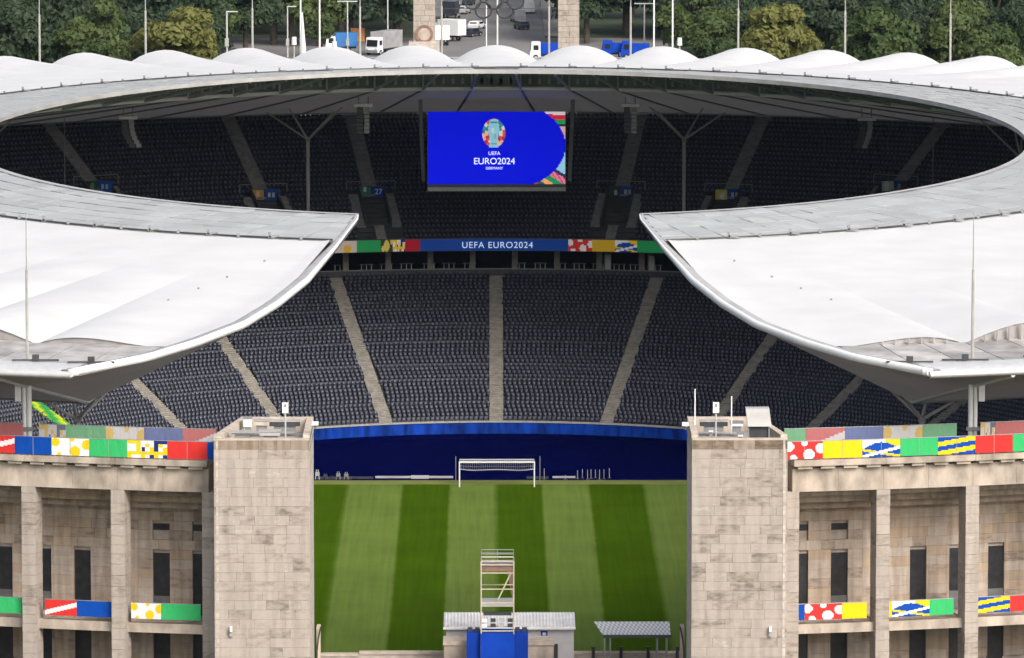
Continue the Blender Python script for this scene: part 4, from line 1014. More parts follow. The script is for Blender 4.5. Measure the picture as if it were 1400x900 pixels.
pcase(368, 410, 577, 583, -133.9, 'dsteel', 'long dark duct behind the white board pole')
pcase(316, 347, 592, 594, -139.0, 'gsteel', 'flat dark grating by the tower edge')
pcase(355, 383, 591, 596, -139.6, 'cargrey', 'long pale cable tray on the tower edge', name='cable_tray', cat='tray')
pcase(957, 995, 577, 583, -133.9, 'dsteel', 'long dark duct behind the board on the floodlight tower')
pcase(999, 1016, 579, 583, -134.2, 'white', 'pale duct box between the antenna and the floodlight box')
pcase(969, 975, 588, 591, -138.8, 'white', 'tiny white case on the floodlight tower edge')
pcase(1009, 1016, 594, 597, -139.9, 'white', 'small white lamp case on the front coping beside the floodlight box')
for px_, py, sd in ((431, 579, 'single-board tower'), (937, 580, 'floodlight tower')):
    p = pt(px_, py, Y=-139.6); t = empty('camera_housing', (p.x, -139.6, p.z - .3), 'small white camera on the inner edge of the %s' % sd, 'camera')
    mb = MB(); mb.box((p.x, -139.6, p.z), (.45, .6, .2)); mb.build('body', 'white', t); mb = MB(); mb.tube((p.x, -139.5, p.z - .4), (p.x, -139.5, p.z), .05, 6); mb.build('bracket', 'gsteel', t)
for px_, sd in ((316, 'yellow-spotted'), (1053, 'white-spotted')):
    p = pt(px_, 860, Y=-141.1); t = empty('wall_lamp', (p.x, -141.1, p.z - .5), 'small pale lamp bracket on the tower front near the %s balcony banner' % sd, 'lamp')
    mb = MB(); mb.box((p.x, -141.2, p.z), (.16, .3, .35)); mb.build('lamp_head', 'white', t); mb = MB(); mb.box((p.x, -141.12, p.z - .35), (.22, .18, .3)); mb.build('bracket', 'rail', t)

# ---------------------------------------------------------------- gate platform and what stands on it
mb = MB(); mb.grid([[(x, y, 11.0) for x in (-19, 0, 19)] for y in (-150, -131, -112.2)]); o = mb.build('gate_platform', 'paving'); tag(o, 'stone paved platform between the gate towers', 'platform', kind='structure')
def parapet(x0, x1, zt, name, label, m='beige'):
    t = empty(name, ((x0 + x1) / 2, -112.4, 0), label, 'wall')
    mb = MB(); mb.seg((x0, -112.6), (x1, -112.6), 0, zt - .12, .6); mb.build('wall', 'stone_plain', t)
    n = max(2, round((x1 - x0) / 1.5))
    for i in range(n):
        a, b = x0 + (x1 - x0) * i / n, x0 + (x1 - x0) * (i + 1) / n; mb = MB(); mb.seg((a + .01, -112.7), (b - .01, -112.7), zt - .12, zt + .03, .8); mb.build('coping_stone', m, t)
parapet(-13.2, -10.2, 11.88, 'platform_wall', 'plain pale end of the platform wall beside the single-board tower')
parapet(-10.2, 4.6, 12.02, 'platform_wall', 'long pale coping of the platform wall passing behind the metal-roofed cabin')
parapet(4.6, 13.2, 11.98, 'platform_wall', 'pale platform wall under the checkered canopy')
# wing walls against the towers
for s, nm in ((-1, 'single-board'), (1, 'floodlight')):
    t = empty('wing_wall', (s * 12.6, -122, 0), 'low pale wing wall with a dark rail behind the %s tower' % nm, 'wall')
    mb = MB(); mb.box((s * 12.62, -130.4, 14.0), (.26, 1.4, 6.0)); mb.build('wall', 'beige', t)
    xr = s * 12.72; mb = MB(); mb.path([(xr, -131.4, G), (xr, -131.4, 15.4), (xr - s * .10, -131.5, 16.3), (xr - s * .28, -131.4, 17.1)], .06, 6); mb.build('rail', 'dsteel', t)

# cabin
p0 = pt(608, 857, Y=-117.0); p1 = pt(785, 857, Y=-117.0); x0, x1, ze = p0.x, p1.x, p0.z
t = empty('metal_roofed_cabin', ((x0 + x1) / 2, -115.5, 11), 'grey cabin with a ribbed pale metal roof behind the blue scaffold base', 'cabin')
mb = MB(); mb.hexa([(x0 + .12, -116.9, 11), (x1 - .02, -116.9, 11), (x1 - .02, -113.4, 11), (x0 + .12, -113.4, 11), (x0 + .12, -116.9, ze - .02), (x1 - .02, -116.9, ze - .02), (x1 - .02, -113.4, ze + .3), (x0 + .12, -113.4, ze + .3)]); mb.build('wall', 'cabin', t)
mb = MB(); NRb = 40; top = []
zr = pt(608, 838, Y=-113.2).z
prof = [(x0 - .08 + (x1 - x0 + .16) * i / (NRb * 2), (.07 if i % 2 else 0)) for i in range(NRb * 2 + 1)]
mb.grid([[(x, -117.15, ze + h) for x, h in prof], [(x, -113.2, zr + h) for x, h in prof]])
mb.grid([[(x, -117.15, ze - .12) for x, h in prof], [(x, -117.15, ze + h) for x, h in prof]]); mb.grid([[(x, -113.2, zr + h) for x, h in prof], [(x, -113.2, zr - .3) for x, h in prof]]); rf = mb.build('roof', 'sheet', t)
mb = MB(); mb.box(((x0 + x1) / 2, -117.2, ze - .1), (x1 - x0 + .2, .1, .14)); mb.build('gutter', 'white', t)
a = pt(744, 867, Y=-117); mb = MB(); mb.box((a.x, -116.93, a.z), (.48, .04, .42)); sgn = mb.build('sign_plate', 'blue', t)
mb = MB(); mb.box((a.x, -116.97, a.z), (.2, .02, .2)); mb.box((a.x, -116.97, a.z), (.3, .02, .06)); mb.build('sign_mark', 'white', sgn)
a = pt(760, 890, Y=-117); mb = MB(); mb.box((a.x, -116.95, 12.2), (.28, .06, 2.4)); mb.build('door', 'dsteel', t)
# plinth walls
for (q0, q1, py, nm) in ((607, 640, 878, 'left'), (720, 757, 878, 'right')):
    a = pt(q0, py, Y=-120.5); b = pt(q1, py, Y=-120.5)
    t = empty('stone_plinth', ((a.x + b.x) / 2, -120, 11), 'pale-capped stone plinth beside the blue scaffold base, %s' % ('by the plain wall end' if nm == 'left' else 'by the cabin sign'), 'plinth')
    mb = MB(); mb.seg((a.x, -120.5), (b.x, -120.5), 11, a.z - .22, 2.2); mb.build('block', 'stone_trim', t)
    mb = MB(); mb.seg((a.x - .06, -120.6), (b.x + .06, -120.6), a.z - .22, a.z + .06, 2.4); mb.build('capping', 'beige', t)
# blue base and scaffold
a = pt(638, 865, Y=-122.5); b = pt(722, 865, Y=-122.5); zb = a.z
c0 = pt(657, 868, Y=-123); c1 = pt(703, 868, Y=-123)
t = empty('scaffold_tower', ((a.x + b.x) / 2, -121.5, 11), 'pale scaffold tower with bracing rising from a blue clad base', 'scaffold')
mb = MB(); mb.box(((c0.x + c1.x) / 2, -122.0, (11 + zb) / 2), (c1.x - c0.x, 2.2, zb - 11)); mb.build('base_front', 'blue', t)
mb = MB(); mb.seg((a.x, -122.6), (c0.x - .01, -122.6), 11, zb, 1.6); mb.build('base_wing', 'bluedark', t); mb = MB(); mb.seg((c1.x + .01, -122.6), (b.x, -122.6), 11, zb, 1.6); mb.build('base_wing', 'bluedark', t)
for q in (a.x + .25, a.x + .75, b.x - .75, b.x - .25): mb = MB(); mb.box((q, -121.8, zb + .12), (.34, .5, .24)); mb.build('ballast_block', 'dsteel', t)
zt = pt(680, 765, Y=-122).z; X0, X1 = c0.x + .04, c1.x - .04; Y0, Y1 = -122.9, -120.9
for x in (X0, X1):
    for y in (Y0, Y1): mb = MB(); mb.tube((x, y, zb - .1), (x, y, zt), .055, 6); mb.build('upright', 'timber', t)
levels = [pt(680, q, Y=-122).z for q in (860, 822, 803, 781, 770, 765)]
for z in levels:
    for y in (Y0, Y1): mb = MB(); mb.tube((X0, y, z), (X1, y, z), .05, 5); mb.build('ledger', 'timber', t)
    for x in (X0, X1): mb = MB(); mb.tube((x, Y0, z), (x, Y1, z), .05, 5); mb.build('ledger', 'timber', t)
mb = MB(); mb.tube((X1 - .2, Y0, levels[3]), (X0 + 1.2, Y0, levels[1] + .25), .06, 5); mb.build('brace', 'timber', t)
mb = MB(); mb.hexa([(X1 - .08, Y1, levels[1]), (X1, Y1, levels[1]), (X1, Y1 + .1, levels[1]), (X1 - .08, Y1 + .1, levels[1]), (X1 - .5, Y1, levels[3]), (X1, Y1, levels[3]), (X1, Y1 + .1, levels[3]), (X1 - .5, Y1 + .1, levels[3])]); mb.build('side_board', 'brown', t)
zb2 = levels[3]; mb = MB(); mb.box(((X0 + X1) / 2, Y0 + .1, zb2 + .32), (X1 - X0 - .1, .05, .42)); mb.build('toe_board', 'brown', t)
mb = MB(); mb.box(((X0 + X1) / 2, (Y0 + Y1) / 2, levels[4]), (X1 - X0, Y1 - Y0, .06)); mb.build('platform', 'gsteel', t)
mb = MB(); mb.box(((X0 + X1) / 2, (Y0 + Y1) / 2, levels[1] - .1), (X1 - X0 - .1, Y1 - Y0, .3)); mb.build('lower_deck', 'gutter', t)
zz = pt(680, 755, Y=-122).z
for x in (X0, (X0 + X1) / 2, X1):
    for y in (Y0, Y1): mb = MB(); mb.tube((x, y, zt), (x, y, zz), .03, 5); mb.build('guard_post', 'gsteel', t)
for z in (zt + .28, zz):
    for y in (Y0, Y1): mb = MB(); mb.tube((X0, y, z), (X1, y, z), .03, 5); mb.build('guard_rail', 'gsteel', t)
for i in range(8):
    x = X0 + .25 + (X1 - X0 - .5) * (i % 4) / 3; z = pt(680, 853 - 7 * (i // 4), Y=-122).z
    mb = MB(); mb.box((x, Y0 + .25, z), (.36, .25, .24)); mb.build('equipment_box', ('white', 'dsteel', 'cargrey', 'dsteel')[(i * 3) % 4], t)
mb = MB(); mb.box(((X0 + X1) / 2, Y0 + .6, pt(680, 838, Y=-122).z), (X1 - X0 - .3, .4, .22)); mb.build('equipment_rack', 'dsteel', t)
# canopy
a = pt(812, 850, Y=-113.4); b = pt(934, 866, Y=-116.2); zf = pt(830, 868, Y=-116.2).z; zk = pt(815, 850, Y=-113.4).z
X0, X1 = pt(824, 866, Y=-116.2).x, 12.3; Xa = a.x
t = empty('canopy', ((X0 + X1) / 2, -114.8, 11), 'open shelter with a checkered grey sheet roof on posts', 'shelter')
mb = MB(); nx_, ny_ = 34, 6
for i in range(nx_):
    for j in range(ny_):
        u0, u1, v0, v1 = i / nx_, (i + 1) / nx_, j / ny_, (j + 1) / ny_
        def q(u, v): return (Xa + (X0 - Xa) * v + (X1 - .05 - (Xa + (X0 - Xa) * v)) * u, -113.4 - 2.8 * v, zk + (zf - zk) * v)
        mb.face([q(u0, v1), q(u1, v1), q(u1, v0), q(u0, v0)], (.34, .345, .37) if (i + j) % 2 else (.60, .61, .64))
mb.build('roof_sheet', 'print', t)
mb = MB(); mb.box(((X0 + X1) / 2, -116.22, zf - .12), (X1 - X0, .08, .2)); mb.build('front_beam', 'dsteel', t)
for x in (X0 + .15, X0 + .55, X1 - .3, X1 - 1.0):
    for y in (-116.1, -113.6): mb = MB(); mb.box((x, y, (11 + zf - .1) / 2), (.10, .10, zf - .1 - 11)); mb.build('post', 'gsteel', t)
for px_ in (811, 849, 886, 926):
    q = pt(px_, 892, Y=-112.9); t = empty('bollard', (q.x, -112.95, 11), 'short black post standing along the platform wall by the shelter', 'bollard', 'black posts along the platform wall')
    mb = MB(); mb.tube((q.x, -112.95, 11), (q.x, -112.95, 12.45), .13, 8, .11); mb.build('shaft', 'dsteel', t); mb = MB(); mb.tube((q.x, -112.95, 12.4), (q.x, -112.95, 12.5), .15, 8); mb.build('cap', 'dsteel', t)

# ---------------------------------------------------------------- goal and pitch-side things
g = empty('football_goal', (0, 52.5, 0), 'white football goal with its net rolled up over the back', 'goal')
for x in (-3.72, 3.72): mb = MB(); mb.tube((x, 52.5, 0), (x, 52.5, 2.5), .075, 8); mb.build('post', 'white', g)
mb = MB(); mb.tube((-3.78, 52.5, 2.5), (3.78, 52.5, 2.5), .085, 8); mb.build('crossbar', 'white', g)
for x in (-4.1, 4.3):
    mb = MB(); mb.tube((x, 55.0, 0), (x, 55.0, 2.75), .045, 6); mb.build('net_pole', 'gsteel', g)
nm = MB(); nn_, mm_ = 40, 12; Pn = []
for j in range(mm_ + 1):
    v = j / mm_; row = []
    for i in range(nn_ + 1):
        u = i / nn_; sag = .12 * math.sin(u * math.pi * 3) + .25 * (1 - abs(2 * u - 1)) ** .5
        row.append(Vector((-3.72 + 7.44 * u, 52.55 + 1.9 * v, 2.46 + .35 * v - 0)) if v < .5 else Vector((-3.72 + 7.44 * u, 53.5 + .9 * (v - .5), 2.62 - (v - .5) * 2 * (1.0 + .5 * sag))))
    Pn.append(row)
for row in Pn[::2]: nm.path(row[::4], .018, 3)
for i in range(0, nn_ + 1, 1): nm.path([r_[i] for r_ in Pn[::3]], .014, 3)
nm.build('net', 'net', g, kind='stuff')
mb = MB(); mb.path([Pn[6][0], Pn[6][-1]], .07, 6); mb.path([Pn[-1][i] for i in range(0, nn_ + 1, 4)], .06, 5); mb.build('net_roll', 'cargrey', g)
def low_board(x0, x1, y, h, m, label):
    t = empty('pitchside_board', ((x0 + x1) / 2, y, 0), label, 'board'); mb = MB(); mb.box(((x0 + x1) / 2, y, h / 2 + .03), (x1 - x0, .08, h)); mb.build('board', m, t)
    for e in (.05, .5, .95): mb = MB(); x = x0 + (x1 - x0) * e; mb.box((x, y + .2, .1), (.06, .4, .2)); mb.build('foot', 'dsteel', t)
low_board(-12.2, -4.4, 58.6, .22, 'gutter', 'low pale board lying along the turf edge beside the goal')
low_board(-15.4, -12.4, 58.2, .22, 'dsteel', 'low black board along the turf edge')
low_board(-8.6, -6.8, 58.2, .34, 'cargrey', 'short white board in front of the long pale one')
low_board(3.0, 5.2, 58.2, .22, 'dsteel', 'low black board just past the goal post')
low_board(5.6, 7.9, 58.6, .2, 'gutter', 'short pale board near the practice poles')
for i, x in enumerate((4.75, 8.1, 8.6, 9.1, 9.45, 9.9, 10.3, 10.75, 11.3, 6.9)):
    y = 57.8 + (i % 3) * .5; h = (1.25, .95, 1.0, 1.1, 1.05, .95, 1.1, 1.05, 1.1, .5)[i]
    t = empty('practice_pole', (x, y, 0), 'thin pale practice pole stuck in a base at the turf edge beyond the goal', 'pole', 'practice poles on the turf edge')
    mb = MB(); mb.tube((x, y, 0), (x, y, h * .9), .035, 6); mb.build('pole', 'rail', t); mb = MB(); mb.tube((x, y, 0), (x, y, .08), .2, 8, .12); mb.build('base', 'dsteel', t)
for i, (x, h, m) in enumerate(((-18.0, 1.0, 'gutter'), (-17.2, .6, 'dsteel'), (-16.6, .35, 'dsteel'), (-15.9, .8, 'gsteel'), (-15.1, .75, 'gsteel'))):
    y = 57.9; t = empty('equipment_trolley', (x, y, 0), ('upright pale gear frame at the turf edge by the tower', 'black gear bag beside the pale gear frame', 'low black gear case between the gear bag and the tripods', 'grey equipment tripod on the turf edge', 'dark equipment tripod at the end of the gear row')[i], 'equipment')
    for s in (-.2, .2): mb = MB(); mb.tube((x + s, y, 0), (x + s * .4, y, h), .06, 5); mb.build('leg', m, t)
    mb = MB(); mb.box((x, y + .1, h * .55), (.42, .3, h * .35)); mb.build('load', m, t)
    mb = MB(); mb.box((x + .25, y + .2, .12), (.6, .4, .22)); mb.build('case', 'dsteel', t)

# ---------------------------------------------------------------- beyond the stadium
mb = MB(); mb.grid([[(x, y, G + .006) for x in (-46, 0, 30)] for y in (380, 450, 515)]); o = mb.build('forecourt', 'asphalt'); tag(o, 'grey asphalt forecourt beyond the roof', 'forecourt', kind='structure')
mb = MB(); mb.grid([[(x, y, G + .012) for x in (-10.5, 0, 9.0)] for y in (500, 700, 1500)]); o = mb.build('avenue', 'asphalt'); tag(o, 'grey avenue running away between the trees', 'road', kind='structure')
for x0, x1, nm in ((-13.6, -10.5, 'l'), (9.0, 12.5, 'r')):
    mb = MB(); mb.box(((x0 + x1) / 2, 1010, G + .06), (x1 - x0, 980, .13)); o = mb.build('pavement', 'paving'); tag(o, 'raised pavement along the avenue', 'pavement', kind='structure')
def pillar(x0, x1, label):
    w_ = x1 - x0; cx = (x0 + x1) / 2; t = empty('gate_pillar', (cx, 290, G), label, 'pillar', 'tall stone entrance pillars carrying the rings')
    mb = MB(); mb.box((cx, 291.5, G + 17.5), (w_ - .3, 2.7, 34.9)); mb.build('core', 'joint', t)
    n = 0; z = G
    z = 24.0
    mb = MB(); mb.box((cx, 291.5, G + 6.2), (w_, 3.0, 12.5)); mb.build('lower_shaft', 'stone_plain', t)
    while z < 38:
        h = .75; x = x0
        while x < x1 - .05:
            wd = random.uniform(.9, 1.7); wd = x1 - x if x1 - x - wd < .6 else wd
            lay(ST, 'stone', t, (x + wd / 2, 291.5, z + h / 2), (wd - .02, 3.0 + random.uniform(-.03, .03), h - .02), 0); x += wd
        z += h
    mb = MB(); mb.box((cx, 291.5, 42.3), (w_, 3.0, 8.5)); mb.build('upper_shaft', 'stone_plain', t)
    return t
t = pillar(-11.15, -8.14, 'tall square stone pillar with a clock-like disc beside the white box trucks')
mb = MB(); mb.tube((-9.65, 289.95, 28.2), (-9.65, 289.75, 28.2), 1.25, 20); mb.build('disc', 'brown', t)
mb = MB(); mb.tube((-9.65, 289.76, 28.2), (-9.65, 289.7, 28.2), .85, 20); mb.build('disc_face', 'stone_trim', t)
mb = MB(); mb.box((-9.65, 290.6, 26.0), (4.2, 3.2, 2.4)); mb.build('pedestal', 'stone_plain', t)
pillar(8.74, 11.66, 'tall plain square stone pillar beside the dark trees')
rg = empty('ring_emblem', (.1, 290, 30), 'five interlaced rings hung on cables between the stone pillars', 'emblem')
rc = pt(661, 14, Y=290)
for i, (dx, dz) in enumerate(((0, 0), (2.95, 0), (-1.48, 1.25), (1.48, 1.25), (4.42, 1.25))):
    mb = MB(); c = Vector((rc.x + dx, 290 + .15 * (i % 2), rc.z + dz)); N_ = 24
    mb.path([c + Vector((math.cos(2 * math.pi * k / N_) * 1.1, 0, math.sin(2 * math.pi * k / N_) * 1.1)) for k in range(N_ + 1)], .14, 6); mb.build('ring', 'dsteel', rg)
for dz in (.2, 1.7): mb = MB(); mb.tube((-8.2, 290.3, rc.z + dz), (8.8, 290.3, rc.z + dz), .035, 5); mb.build('cable', 'dsteel', rg)

def wheel(mb, x, y, z, r, wd=.3): mb.tube((x, y - wd / 2, z), (x, y + wd / 2, z), r, 12)
def vehicle_dir(px_, py, ang): 
    p = pt(px_, py, Z=G); return p, ang
def rotbox(mb, o, ang, c, s):
    ca, sa = math.cos(ang), math.sin(ang); mb.box((o.x + c[0] * ca - c[1] * sa, o.y + c[0] * sa + c[1] * ca, o.z + c[2]), s, ang)
def put_wheels(t, o, ang, spots, r):
    for lx, ly in spots:
        ca, sa = math.cos(ang), math.sin(ang); c = Vector((o.x + lx * ca - ly * sa, o.y + lx * sa + ly * ca, o.z + r)); n = Vector((-sa, ca, 0)) * .15
        mb = MB(); mb.tube(c - n, c + n, r, 12); wh = mb.build('wheel', 'rubber', t); mb = MB(); mb.tube(c - n * 1.05, c + n * 1.05, r * .5, 8); mb.build('rim', 'cargrey', wh)
def truck(px_, py, ang, L, label, box='white', cab='white', H=2.6, stripe=None):
    o = pt(px_, py, Z=G); o.z = G + .02; t = empty('box_truck', o, label, 'truck')
    mb = MB(); rotbox(mb, o, ang, (-.9, 0, 1.05 + H / 2), (L - 1.9, 2.45, H)); bx_ = mb.build('cargo_box', box, t)
    mb = MB(); rotbox(mb, o, ang, (-.2, 0, .85), (L - .6, 1.0, .35)); mb.build('chassis', 'dsteel', t)
    ca, sa = math.cos(ang), math.sin(ang)
    def W(x, y, z): return (o.x + x * ca - y * sa, o.y + x * sa + y * ca, o.z + z)
    x0, x1 = L / 2 - 1.8, L / 2
    mb = MB(); mb.hexa([W(x0, -1.2, .5), W(x1, -1.2, .5), W(x1, 1.2, .5), W(x0, 1.2, .5), W(x0, -1.15, 3.0), W(x1 - .35, -1.15, 3.0), W(x1 - .35, 1.15, 3.0), W(x0, 1.15, 3.0)]); mb.build('cab', cab, t)
    mb = MB(); mb.hexa([W(x1 - .13, -1.0, 1.5), W(x1 - .05, -1.0, 1.5), W(x1 - .05, 1.0, 1.5), W(x1 - .13, 1.0, 1.5), W(x1 - .33, -1.0, 2.6), W(x1 - .27, -1.0, 2.6), W(x1 - .27, 1.0, 2.6), W(x1 - .33, 1.0, 2.6)]); mb.build('windscreen', 'carglass', t)
    for s in (-1, 1): mb = MB(); rotbox(mb, o, ang, (L / 2 - 1.05, s * 1.2, 2.1), (.85, .06, .8)); mb.build('side_window', 'carglass', t)
    mb = MB(); rotbox(mb, o, ang, (L / 2 + .02, 0, .75), (.12, 2.2, .35)); mb.build('bumper', 'gsteel', t)
    for s in (-1, 1): mb = MB(); rotbox(mb, o, ang, (L / 2 + .05, s * .85, 1.05), (.08, .35, .2)); mb.build('headlight', 'cargrey', t)
    put_wheels(t, o, ang, [(L / 2 - 1.0, -1.1), (L / 2 - 1.0, 1.1), (-L / 2 + 1.6, -1.1), (-L / 2 + 1.6, 1.1)], .48)
    if stripe: mb = MB(); rotbox(mb, o, ang, (-.9, -1.24, 1.05 + H * .5), (L * .25, .04, H * .4)); mb.build('side_mark', stripe, t)
    return t
def car(px_, py, ang, label, m='cardark', van=False):
    o = pt(px_, py, Z=G); o.z = G + .03; t = empty('parked_van' if van else 'parked_car', o, label, 'van' if van else 'car'); ca, sa = math.cos(ang), math.sin(ang)
    def W(x, y, z): return (o.x + x * ca - y * sa, o.y + x * sa + y * ca, o.z + z)
    L, wd, hb, ht = (5.2, 2.0, 1.15, 2.3) if van else (4.4, 1.8, .85, 1.45)
    prof = [(-L / 2, .35), (L / 2, .35), (L / 2, hb * .85), (L / 2 - .9, hb), (L / 2 - (1.4 if van else 1.7), ht), (-L / 2 + (.15 if van else .6), ht), (-L / 2, hb)]
    mb = MB(); A = [W(x, -wd / 2 * (.9 if z > hb else 1), z) for x, z in prof]; B = [W(x, wd / 2 * (.9 if z > hb else 1), z) for x, z in prof]
    mb.face(A); mb.face(B[::-1])
    for i in range(len(prof)): j = (i + 1) % len(prof); mb.face([A[j], A[i], B[i], B[j]])
    mb.build('body', m, t)
    mb = MB(); x0, x1 = L / 2 - .95, L / 2 - (1.4 if van else 1.65); mb.face([W(x0 + .02, -.72, hb + .06), W(x0 + .02, .72, hb + .06), W(x1 + .02, .66, ht - .05), W(x1 + .02, -.66, ht - .05)]); mb.build('windscreen', 'carglass', t)
    for s in (-1, 1):
        mb = MB(); rotbox(mb, o, ang, (-.1, s * wd / 2 * .95, (hb + ht) / 2), (L * .42, .05, (ht - hb) * .6)); mb.build('side_window', 'carglass', t)
        mb = MB(); rotbox(mb, o, ang, (L / 2, s * wd * .36, .65), (.06, .35, .18)); mb.build('headlight', 'cargrey', t)
    mb = MB(); rotbox(mb, o, ang, (-L / 2 + .25, 0, (hb + ht) / 2), (.06, wd * .7, (ht - hb) * .5)); mb.build('rear_window', 'carglass', t)
    put_wheels(t, o, ang, [(L * .31, -wd * .46), (L * .31, wd * .46), (-L * .31, -wd * .46), (-L * .31, wd * .46)], .33)
    return t
truck(465, 72, R(-168), 5.6, 'blue box truck with a white cab parked under the trees', 'truckblue', 'white', 2.3, 'white')
truck(525, 74, R(-118), 8.6, 'white-cabbed truck with a grey tarpaulin trailer facing the stadium', 'tarp', 'white', 2.8)
truck(612, 56, R(145), 6.2, 'white box truck with a dark door strip beside the tall pillar', 'white', 'white', 2.7, 'cargrey')
truck(602, 62, R(100), 4.6, 'short white trailer box parked against the white box truck', 'white', 'white', 2.4)
truck(617, 26, R(80), 6.0, 'dark navy truck seen from behind, higher up the avenue', 'cardark', 'cargrey', 2.3)
truck(746, 82, R(-178), 5.4, 'white cab truck with a blue box beside the plain pillar', 'blue', 'white', 1.7)
for i, px_ in enumerate((842, 868)):
    truck(px_, 80 + i, R(180), 4.9, ('blue container truck parked at the foot of the dark trees, white side mark', 'blue container truck at the end of the row under the dark trees')[i], 'blue', 'blue', 1.5, 'white' if i == 0 else None)
car(645, 50, R(60), 'dark car with a pale roof standing on the avenue', 'cardark'); car(652, 40, R(70), 'white car just up the avenue from the dark one', 'white')
car(634, 19, R(75), 'silver car beside the navy truck', 'cargrey'); car(641, 7, R(80), 'dark car farthest up the avenue', 'cardark')
car(708, 30, R(100), 'silver van parked at the kerb under the avenue trees', 'cargrey', True); car(713, 40, R(105), 'dark grey car parked at the kerb in front of the silver van', 'cardark')
car(722, 18, R(95), 'white van farther along the tree-side kerb', 'white', True)
def lamp(px_, py_top, Y, label, h=None, head='single', r=.11, group='street lamps beyond the roof'):
    p = pt(px_, py_top, Y=Y); t = empty('street_lamp', (p.x, Y, G), label, 'street lamp', group); zt = p.z
    mb = MB(); mb.tube((p.x, Y, G), (p.x, Y, zt), r * 1.2, 6, r); mb.build('post', 'steel', t)
    mb = MB(); 
    if head == 'double': mb.box((p.x, Y, zt), (3.4, .3, .15))
    else: mb.box((p.x + .7, Y, zt), (1.6, .3, .14))
    mb.build('lamp_head', 'steel', t)
    mb = MB(); mb.box((p.x, Y - .1, pt(px_, 58, Y=Y).z), (.55, .3, 1.1)); mb.build('control_box', 'rail', t)
lamp(393, 9, 470, 'single-armed street lamp by the white spire'); lamp(310, 16, 290, 'single-armed street lamp in front of the yellow-green tree', r=.12)
lamp(475, 2, 480, 'tall street lamp post behind the blue box truck', head='double'); lamp(530, -5, 490, 'tall street lamp post behind the grey trailer', head='double')
lamp(881, 5, 480, 'double-headed street lamp before the dark trees', head='double'); lamp(990, 12, 450, 'thin street lamp before the dark trees near the yellowing tree'); lamp(1378, 25, 430, 'street lamp among the trees at the edge')
def flagpole(px_, Y, label, r=.12, bottom=None):
    p = pt(px_, 40, Y=Y); t = empty('flag_pole', (p.x, Y, G), label, 'flag pole', 'bare white flag poles beyond the roof')
    mb = MB(); mb.tube((p.x, Y, G), (p.x, Y, G + 26), r * 1.2, 6, r * .8); mb.build('pole', 'white', t); mb = MB(); mb.box((p.x, Y, G + .3), (.5, .5, .6)); mb.build('base', 'rail', t)
for px_ in (411, 437, 680, 665, 894, 919.5): flagpole(px_, 300 if px_ in (437, 919.5, 680) else 340, 'bare white flag pole standing beyond the roof', .13 if px_ != 665 else .09)
a = pt(418, 80, Y=320); t = empty('white_spire', (a.x, 320, G), 'white tapering fabric spire rising behind the roof', 'spire')
mb = MB(); zt = pt(413, 17, Y=320).z; zb_ = G; xt = pt(413, 17, Y=320).x; N_ = 8
ring0 = [(a.x + 1.1 * math.cos(2 * math.pi * i / N_), 320 + 1.1 * math.sin(2 * math.pi * i / N_), G) for i in range(N_)]; ring1 = [(xt + .1 * math.cos(2 * math.pi * i / N_), 320 + .1 * math.sin(2 * math.pi * i / N_), zt) for i in range(N_)]
for i in range(N_): j = (i + 1) % N_; mb.face([ring0[i], ring0[j], ring1[j], ring1[i]])
mb.face(ring1); mb.build('fabric', 'white', t); mb = MB(); mb.box((a.x, 320, G + .2), (2.8, 2.8, .4)); mb.build('base', 'rail', t)
for i, (px_, py) in enumerate(((402, 56), (457, 62), (929, 57))):
    p = pt(px_, py, Y=250); t = empty('white_bollard_lamp', (p.x, 250, G), ('small white globe-topped post between the lamp and the spire', 'small white post in front of the blue truck', 'small white globe-topped post before the dark trees')[i], 'lamp post')
    mb = MB(); mb.tube((p.x, 250, G), (p.x, 250, p.z - .4), .12, 6); mb.build('post', 'rail', t); mb = MB(); mb.tube((p.x, 250, p.z - .5), (p.x, 250, p.z + .5), .35, 10, .3); mb.build('lamp_head', 'white', t)
p = pt(489, 58, Z=G); t = empty('site_hoarding', (p.x, p.y, G), 'rust-orange hoarding between the blue truck and the grey trailer', 'hoarding')
mb = MB(); mb.box((p.x, p.y, G + 1.3), (2.4, .2, 2.4)); mb.build('panel', 'orange', t)
for s in (-1, 1): mb = MB(); mb.box((p.x + s, p.y + .3, G + 1), (.12, .4, 2)); mb.build('strut', 'gsteel', t)

